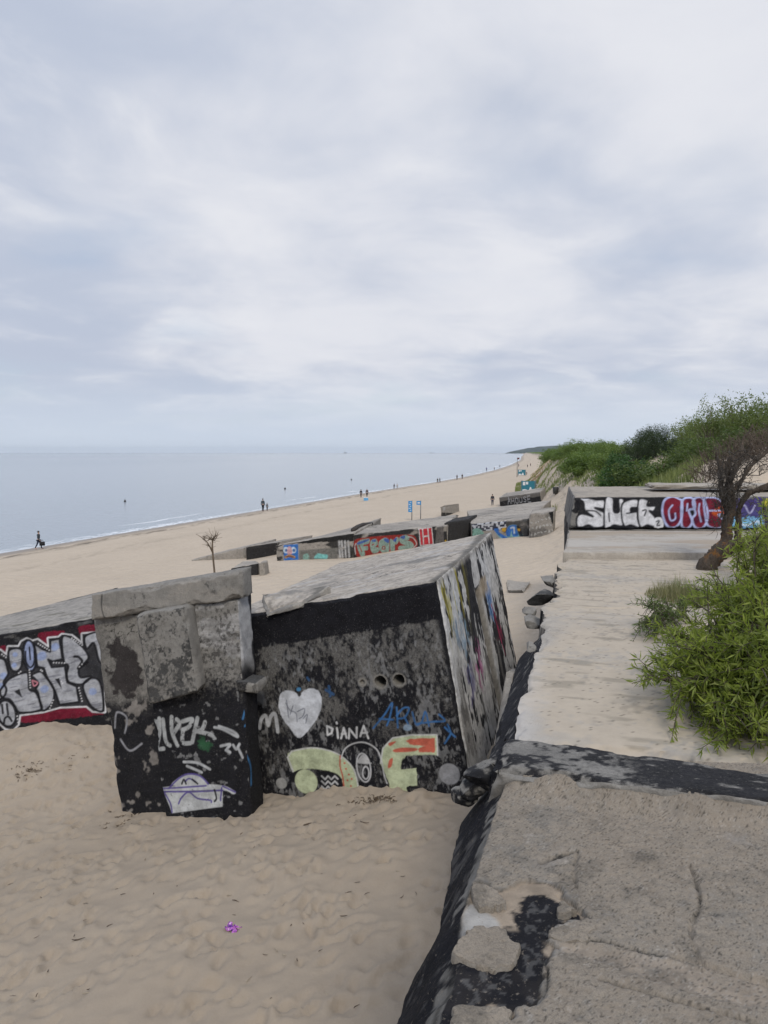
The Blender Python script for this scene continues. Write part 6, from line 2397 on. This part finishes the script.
# ---- willow bush -----------------------------------------------------------------------------------------
def willow(name, root_p, tips, seed, leafL, nl, label, cat='shrub', twigs=7, mat='l_willow', r0=.014):
    rs = np.random.RandomState(seed)
    root = empty(name, tuple(root_p), label, cat)
    V, F, LP, LD, LS = [], [], [], [], []
    for t in tips:
        t = np.asarray(t, float)
        b = np.append(rs.normal(size=2) * .12, -.05)
        d = t - b
        L = np.linalg.norm(d)
        c1 = b + d * .35 + np.array([0, 0, .10 * L]) + rs.normal(size=3) * .04 * L
        c2 = b + d * .72 + np.array([0, 0, .11 * L]) + rs.normal(size=3) * .04 * L
        pts = catmull([b, c1, c2, t], False, 4)
        k = len(pts)
        tube(V, F, list(pts), [r0 * (1 - .8 * i / (k - 1)) for i in range(k)], 5)
        lv = rs.rand()
        for j in range(twigs):
            s = rs.uniform(.30, 1.0)
            i = min(int(s * (k - 1)), k - 2)
            p = pts[i] + (pts[i + 1] - pts[i]) * (s * (k - 1) - i)
            dd = (pts[i + 1] - pts[i])
            dd /= np.linalg.norm(dd)
            dv = dd + rs.normal(size=3) * .55 + np.array([0, 0, .25])
            dv /= np.linalg.norm(dv)
            tl = rs.uniform(.12, .30) * min(1.2, L)
            q = [p, p + dv * tl * .5 + [0, 0, .01], p + dv * tl - [0, 0, tl * .12]]
            tube(V, F, q, [.005, .004, .002], 4)
            n_ = int(nl * tl)
            for m in range(n_):
                f = (m + rs.rand()) / n_
                pp = q[0] + (q[1] - q[0]) * f * 2 if f < .5 else q[1] + (q[2] - q[1]) * (f - .5) * 2
                ld = dv * .6 + rs.normal(size=3) * .62 + np.array([0, 0, .05 - .45 * rs.rand()])
                LP.append(pp); LD.append(ld)
                LS.append(np.clip(.35 * lv + .5 * rs.rand() + .25 * f, 0, 1))
    link('stem', raw_mesh('stem', V, F, M['bark']), root)
    LP, LD, LS = np.array(LP), np.array(LD), np.array(LS)
    Vv, Ff, sh = leaf_quads(LP, leafL, .165, rs, LS, LD)
    link('foliage', raw_mesh('foliage', Vv, Ff, M[mat], False, None, {'shade': sh}), root)
    return root


def near_willow():
    rs = np.random.RandomState(14)
    rp = PZ(752, 700, 6.38)
    rp = np.array([rp[0], rp[1], 6.35])
    tips = []
    # outline of the bush, measured at its own distance
    for (px, py, Y) in [(628, 655, 6.0), (634, 632, 6.3), (645, 610, 6.8), (660, 690, 5.7), (640, 672, 5.8), (668, 712, 5.6), (682, 735, 5.35), (700, 740, 5.2), (655, 640, 6.1), (672, 622, 6.5), (668, 650, 5.9), (690, 612, 6.7),
                        (700, 585, 7.0), (715, 575, 7.1), (735, 572, 7.0), (755, 560, 6.9), (775, 565, 6.6), (740, 600, 6.3), (715, 610, 6.3), (690, 650, 5.7), (715, 645, 5.6), (745, 635, 5.5), (770, 620, 5.4), (790, 600, 5.6),
                        (705, 680, 5.4), (730, 690, 5.2), (750, 720, 4.9), (752, 540, 6.6), (765, 525, 6.7), (782, 520, 6.5), (738, 575, 6.8), (720, 730, 5.0), (765, 745, 4.6), (780, 690, 4.9), (700, 710, 5.3), (745, 665, 5.2), (770, 660, 5.1), (725, 660, 5.4), (680, 675, 5.6), (760, 590, 6.2), (800, 640, 5.2), (800, 720, 4.8)]:
        if Y > 6.05 and px < 700: py += 16
        if px > 725 and py < 650: py -= 12
        p = PY(px, py, Y)
        p[2] = max(p[2], 6.5)
        p = rp + (p - rp) * .76 + np.array([.10, 0, 0])
        tips.append(p - rp)
        for k in range(4):
            q = p + rs.normal(size=3) * [.14, .22, .12]
            q[2] = max(q[2], 6.48)
            tips.append(q - rp)
    willow('willow_bush', rp, tips, 15, .086, 88, 'big willow bush with bright narrow leaves at right, nearest the camera', twigs=9)
    # sprigs behind
    rp = PZ(726, 606, 6.38)
    tips = [PY(px, py, Y) - rp for px, py, Y in [(700, 578, 10.2), (708, 570, 10.4), (715, 584, 10.0), (690, 590, 10.0), (722, 588, 10.2), (735, 590, 10.1), (700, 596, 9.8), (712, 598, 9.9)] for _ in range(1)]
    tips = [t * rs.uniform(.85, 1.0) for t in tips for _ in range(2)]
    willow('willow_bush', rp, tips, 16, .10, 34, 'small willow sprig standing before the old leaning trunk', twigs=6)
    rp = PZ(775, 580, 6.38)
    tips = [(PY(px, py, Y) - rp) * rs.uniform(.85, 1.02) for px, py, Y in [(742, 530, 11.2), (750, 512, 11.4), (762, 500, 11.6), (770, 520, 11.2), (745, 548, 11.0), (758, 540, 10.8), (780, 505, 11.4), (752, 560, 10.6), (765, 555, 10.8)] for _ in range(3)]
    willow('willow_bush', rp, tips, 17, .10, 30, 'thin willow bush at the right edge before the blue graffiti', twigs=7)
    # low green herbs left of the bush
    rp = PZ(672, 622, 6.38)
    tips = [(PY(px, py, Y) - rp) for px, py, Y in [(646, 628, 8.2), (655, 616, 8.6), (668, 606, 9.2), (682, 602, 9.4), (660, 632, 8.1), (675, 618, 8.6), (690, 610, 8.9), (650, 622, 8.4)] for _ in range(3)]
    tips = [np.array([t[0], t[1] + rs.uniform(-.3, .3), max(.08, t[2] * .6 + rs.uniform(0, .12))]) for t in tips]
    willow('low_shrub', rp, tips, 18, .07, 60, 'low mid green shrub creeping on sand left of the willow bush', twigs=9, mat='l_mid', r0=.008)


near_willow()


# ---- old leaning trunk with dead twigs ---------------------------------------------------------------------
def bark_lichen():
    t = NT('lichened_bark')
    p = t.pos()
    f = t.noise(t.pos((9, 9, 2.5)), 3, 6, .7)
    c = t.ramp(f, .3, .75, (.035, .027, .020, 1), (.125, .095, .070, 1))
    lic = t.n('ShaderNodeAttribute', attribute_name='lichen').outputs['Fac']
    lf = t.math('MULTIPLY', lic, t.ramp(t.noise(p, 9, 5, .7), .50, .62))
    c = t.mix(lf, c, (.38, .15, .012))
    t.l(c, t.b.inputs['Base Color'])
    t.b.inputs['Roughness'].default_value = .95
    t.l(t.bump(f, 1.0, .06), t.b.inputs['Normal'])
    return t.m


def old_tree():
    Y = 13.3
    at = lambda px, py, dy=0: PY(px, py, Y + dy)
    b = at(702, 578)
    b[2] = 6.35
    root = empty('old_tree', tuple(b), 'old leaning trunk with orange lichen and a tangle of dead twigs', 'tree')
    V, F = [], []
    limbs = [([b + [0, 0, -.2], at(707, 567), at(718, 553), at(726, 540, .05), at(728, 520, .1), at(731, 497, .15), at(728, 474, .2), at(731, 455, .1)], [.20, .17, .15, .105, .085, .075, .055, .02]),
             ([at(714, 558), at(726, 551, -.1), at(740, 544, -.25), at(756, 540, -.4), at(772, 543, -.5), at(800, 552, -.6)], [.12, .115, .105, .10, .09, .07]),
             ([at(737, 546, .1), at(738, 528, .2), at(739, 508, .2), at(748, 494, .1), at(762, 488, 0), at(790, 480, -.1)], [.05, .055, .05, .055, .05, .03]),
             ([at(729, 515, .1), at(722, 492, .2), at(720, 470, .4), at(716, 452, .4)], [.07, .05, .03, .012]),
             ([at(731, 480, .1), at(740, 455, .2), at(744, 440, .3), at(752, 425, .3)], [.05, .035, .02, .01]),
             ([at(730, 500, .1), at(745, 475, .3), at(764, 455, .4), at(785, 440, .4)], [.05, .035, .03, .01])]
    lich = []
    for pts, rad in limbs:
        P = catmull(pts, False, 8)
        R = np.interp(np.linspace(0, 1, len(P)), np.linspace(0, 1, len(rad)), rad)
        n0 = len(V)
        tube(V, F, list(P), list(R), 16, rough=.14, seed=len(V))
    V = np.array(V)
    V += ((np.stack([fbm(V * 6, 3, s) for s in (1, 2, 3)], -1) - .5) * .09 + (np.stack([fbm(V * [22, 22, 7], 3, s) for s in (4, 5, 6)], -1) - .5) * .05)
    c = at(716, 548)
    c2 = at(738, 530)
    lic = np.maximum(np.exp(-((V - c) ** 2).sum(1) / .05), .6 * np.exp(-((V - c2) ** 2).sum(1) / .06))
    link('trunk', raw_mesh('trunk', V - b, F, bark_lichen(), True, None, {'lichen': np.clip(lic * .9, 0, 1)}), root)
    rs = np.random.RandomState(21)
    V, F = [], []

    def twig(p, d, L, r0, depth):
        q = [p]
        n_ = 4
        for i in range(n_):
            d = d + rs.normal(size=3) * .35
            d /= np.linalg.norm(d)
            q.append(q[-1] + d * L / n_)
        tube(V, F, q, [r0 * (1 - .75 * i / n_) for i in range(n_ + 1)], 4)
        if depth:
            for k in range(4):
                i = rs.randint(1, n_ + 1)
                twig(q[i], d + rs.normal(size=3) * .9, L * rs.uniform(.35, .6), r0 * .55, depth - 1)
    for k in range(30):
        px = rs.choice([rs.uniform(716, 742), rs.uniform(725, 790)], p=[.45, .55])
        py = rs.uniform(448, 520) if px < 745 else rs.uniform(452, 500)
        p = at(px, py, rs.uniform(-.1, .7))
        dr = np.array([rs.normal(.2, .7), rs.normal(0, .5), rs.normal(.35, .6)])
        twig(p, dr / np.linalg.norm(dr), rs.uniform(.25, .55), .010, 2)
    for k in range(110):                         # hanging tangle along the trunk
        py = rs.uniform(462, 520)
        p = at(729 + rs.normal(0, 7), py, rs.uniform(-.15, .2))
        twig(p, np.array([rs.normal(0, .5), rs.normal(0, .4), rs.choice([-.8, .8])]), rs.uniform(.25, .5), .008, 1)
    link('twigs', raw_mesh('twigs', np.array(V) - b, F, simple('dead_twigs', (.050, .043, .036), .95, .4, 20)), root)


old_tree()


# brown dead scrub on the bank behind the trunk
def dead_scrub(px, py, Y, n, w, label, seed):
    rs = np.random.RandomState(seed)
    x = (px - 384) / 710 * Y
    b = np.array([x, Y, Hz(x, Y)])
    root = empty('dead_scrub', tuple(b), label, 'dead shrub')
    V, F = [], []
    for k in range(n):
        p = np.array([rs.normal(0, w), rs.normal(0, w * .6), 0.])
        p[2] = Hz(x + p[0], Y + p[1]) - b[2] - .05
        d = np.array([rs.normal(0, .6), rs.normal(0, .5), 1.0])
        q = [p]
        for i in range(4):
            d = d + rs.normal(size=3) * .35
            q.append(q[-1] + d / np.linalg.norm(d) * .28)
        tube(V, F, q, [.016, .013, .010, .008, .004], 4)
        for j in range(3):
            i = rs.randint(1, 4)
            dd = d + rs.normal(size=3) * .8
            dd /= np.linalg.norm(dd)
            tube(V, F, [q[i], q[i] + dd * .22, q[i] + dd * .4 + rs.normal(size=3) * .08], [.009, .007, .004], 4)
    link('branches', raw_mesh('branches', V, F, simple('brown_dead_wood', (.100, .076, .056), .95, .35, 10)), root)


dead_scrub(752, 465, 27.5, 150, 1.0, 'brown leafless scrub on the sand bank behind the trunk, right of it', 31)
dead_scrub(727, 468, 29.0, 70, .6, 'brown leafless scrub on the sand bank just left above the trunk', 32)
dead_scrub(780, 455, 29.0, 120, .9, 'brown leafless scrub at the right edge under the bushes', 33)


# small dead tree on the beach
def small_dead_tree():
    Y = 31.0
    at = lambda px, py, dy=0: PY(px, py, Y + dy)
    b = at(214.5, 574)
    b[2] = Hz(b[0], b[1])
    root = empty('dead_tree', tuple(b), 'small bare dead tree with forked top standing alone on the beach', 'tree')
    V, F = [], []
    tube(V, F, [b + [0, 0, -.2], at(214.5, 572), at(213.3, 560), at(212.3, 548), at(212.5, 539)], [.055, .048, .042, .036, .03], 7, rough=.12)
    tube(V, F, [at(213, 553), at(210, 547), at(207, 542), at(201, 537), at(196, 534)], [.04, .034, .025, .015, .008], 6)
    rs = np.random.RandomState(6)
    link('trunk', raw_mesh('trunk', np.array(V) - b, F, M['bark_dry']), root)
    V, F = [], []
    for (px, py), n, L in (((212.5, 539), 30, .55), ((204, 540), 10, .35), ((209, 546), 6, .3)):
        for k in range(n):
            p = at(px + rs.normal(0, 1.2), py + rs.normal(0, .8), rs.normal(0, .05))
            d = np.array([rs.normal(.0, .8), rs.normal(0, .6), rs.normal(.35, .6)])
            d /= np.linalg.norm(d)
            q = p + d * L * rs.uniform(.3, 1)
            tube(V, F, [p, (p + q) / 2 + rs.normal(size=3) * .05, q], [.012, .009, .005], 4)
    tube(V, F, [at(213, 539), at(217, 535), at(218.5, 531.5)], [.03, .02, .008], 5)
    link('twigs', raw_mesh('twigs', np.array(V) - b, F, M['bark_dry']), root)


small_dead_tree()


# ================================================================== SKY, AIR, LIGHT, CAMERA
SUN_EL, SUN_AZ = math.radians(44), math.radians(172)     # azimuth from +Y towards +X


def world():
    wd = bpy.data.worlds.new('World')
    sc.world = wd
    wd.use_nodes = True
    nt = wd.node_tree
    nt.nodes.clear()
    def N(t_, **k):
        x = nt.nodes.new(t_)
        for a, b in k.items(): setattr(x, a, b)
        return x
    out = N('ShaderNodeOutputWorld')
    bg = N('ShaderNodeBackground')
    bg.inputs[1].default_value = .10
    sky = N('ShaderNodeTexSky', sky_type='NISHITA', sun_disc=False, sun_elevation=SUN_EL, sun_rotation=SUN_AZ)
    sky.air_density, sky.dust_density, sky.ozone_density = 1.0, 1.5, 1.5
    L = nt.links.new

    def mth(op, a, b=0., clamp=False):
        x = N('ShaderNodeMath', operation=op, use_clamp=clamp)
        for s, v in zip(x.inputs, (a, b)):
            if isinstance(v, (int, float)): s.default_value = v
            else: L(v, s)
        return x.outputs[0]

    def mix(f, a, b):
        x = N('ShaderNodeMix', data_type='RGBA')
        for s, v in ((x.inputs[0], f), (x.inputs[6], a), (x.inputs[7], b)):
            if isinstance(v, (int, float)): s.default_value = v
            elif isinstance(v, tuple): s.default_value = v + (1,)
            else: L(v, s)
        return x.outputs[2]

    def ramp(f, a, b):
        x = N('ShaderNodeMapRange', interpolation_type='SMOOTHSTEP')
        L(f, x.inputs[0])
        x.inputs[1].default_value, x.inputs[2].default_value = a, b
        return x.outputs[0]
    tc = N('ShaderNodeTexCoord')
    sep = N('ShaderNodeSeparateXYZ')
    L(tc.outputs['Generated'], sep.inputs[0])
    z = mth('MAXIMUM', sep.outputs[2], 0.0)
    k = mth('ADD', z, .16)
    u, v = mth('DIVIDE', sep.outputs[0], k), mth('DIVIDE', sep.outputs[1], k)
    comb = N('ShaderNodeCombineXYZ')
    L(u, comb.inputs[0]); L(v, comb.inputs[1])

    def noise(scale, det, rough, dist=0, off_=(0, 0, 0), st=(1, 1, 1)):
        mp = N('ShaderNodeMapping')
        mp.inputs['Location'].default_value = off_
        mp.inputs['Scale'].default_value = st
        L(comb.outputs[0], mp.inputs[0])
        x = N('ShaderNodeTexNoise')
        x.inputs['Scale'].default_value, x.inputs['Detail'].default_value = scale, det
        x.inputs['Roughness'].default_value, x.inputs['Distortion'].default_value = rough, dist
        L(mp.outputs[0], x.inputs['Vector'])
        return x.outputs['Fac']
    big = noise(.75, 5, .52, .3, SKY_OFF[0])
    med = noise(2.2, 7, .58, .4, SKY_OFF[1])
    gap = noise(1.1, 4, .5, .2, SKY_OFF[2])
    # base of the cloud deck: blue grey undersides to white
    f = mth('ADD', mth('MULTIPLY', big, .62), mth('MULTIPLY', med, .38))
    # the deck is thinnest, and so brightest, low over the beach; thicker over the open sea
    dt = N('ShaderNodeVectorMath', operation='DOT_PRODUCT')
    L(tc.outputs['Generated'], dt.inputs[0])
    dt.inputs[1].default_value = (.08, .955, .285)
    f = mth('ADD', f, mth('MULTIPLY', mth('SUBTRACT', dt.outputs['Value'], .93), .7))
    f = mth('ADD', f, mth('MULTIPLY', sep.outputs[0], .10))
    cloud = mix(ramp(f, .34, .64), (4.15, 4.6, 5.6), (6.2, 6.33, 6.8))
    cloud = mix(mth('MULTIPLY', ramp(med, .52, .72), .30), cloud, (6.8, 6.9, 7.2))
    # the deck thins where gap is high and lets the blue through
    thin = mth('MULTIPLY', ramp(gap, .52, .75), .28)
    col = mix(thin, cloud, sky.outputs[0])
    # overcast skies are brighter overhead
    zen = mth('ADD', 1.0, mth('MULTIPLY', ramp(z, .56, .95), ZEN))
    hz = mix(ramp(z, .13, .0), col, (5.0, 5.6, 6.5))
    sc_ = N('ShaderNodeVectorMath', operation='SCALE')
    L(hz, sc_.inputs[0]); L(zen, sc_.inputs['Scale'])
    L(sc_.outputs[0], bg.inputs[0])
    L(bg.outputs[0], out.inputs[0])


SKY_OFF = ((2.3, 1.1, 0), (.7, 4.2, 0), (5.1, .4, 0))
ZEN = 1.05
world()

sun = bpy.data.lights.new('Sun', 'SUN')
sun.energy = 1.5
sun.angle = math.radians(14)
sun.color = (1.0, .93, .82)
so = bpy.data.objects.new('Sun', sun)
d = Vector((math.sin(SUN_AZ) * math.cos(SUN_EL), math.cos(SUN_AZ) * math.cos(SUN_EL), math.sin(SUN_EL)))
so.rotation_euler = d.to_track_quat('Z', 'Y').to_euler()
COL.objects.link(so)


def haze():
    m = bpy.data.materials.new('sea_haze')
    m.use_nodes = True
    nt = m.node_tree
    nt.nodes.clear()
    out = nt.nodes.new('ShaderNodeOutputMaterial')
    v = nt.nodes.new('ShaderNodeVolumePrincipled')
    v.inputs['Color'].default_value = (.82, .90, 1.0, 1)
    v.inputs['Density'].default_value = .00004
    v.inputs['Anisotropy'].default_value = .2
    nt.links.new(v.outputs[0], out.inputs['Volume'])
    V, F = [], []
    boxmesh(V, F, (0, 5900, 36), (24600, 15000, 88))
    o = link('haze', raw_mesh('haze', V, F, m, False))
    tag(o, kind='stuff')


haze()

cam = bpy.data.cameras.new('Camera')
cam.sensor_fit = 'HORIZONTAL'
cam.sensor_width = 36
cam.lens = 36 * FPX / 768
cam.clip_start, cam.clip_end = .05, 60000
co = bpy.data.objects.new('Camera', cam)
co.location = tuple(CAM)
co.rotation_euler = (math.radians(90) - PITCH, 0, 0)
COL.objects.link(co)
sc.camera = co
sc.view_settings.view_transform = 'Standard'
sc.view_settings.look = 'None'
sc.view_settings.exposure = .30
sc.view_settings.gamma = 1
sc.view_settings.use_curve_mapping = False
sc.cycles.use_denoising = True
sc.cycles.max_bounces = 6
sc.cycles.volume_bounces = 0
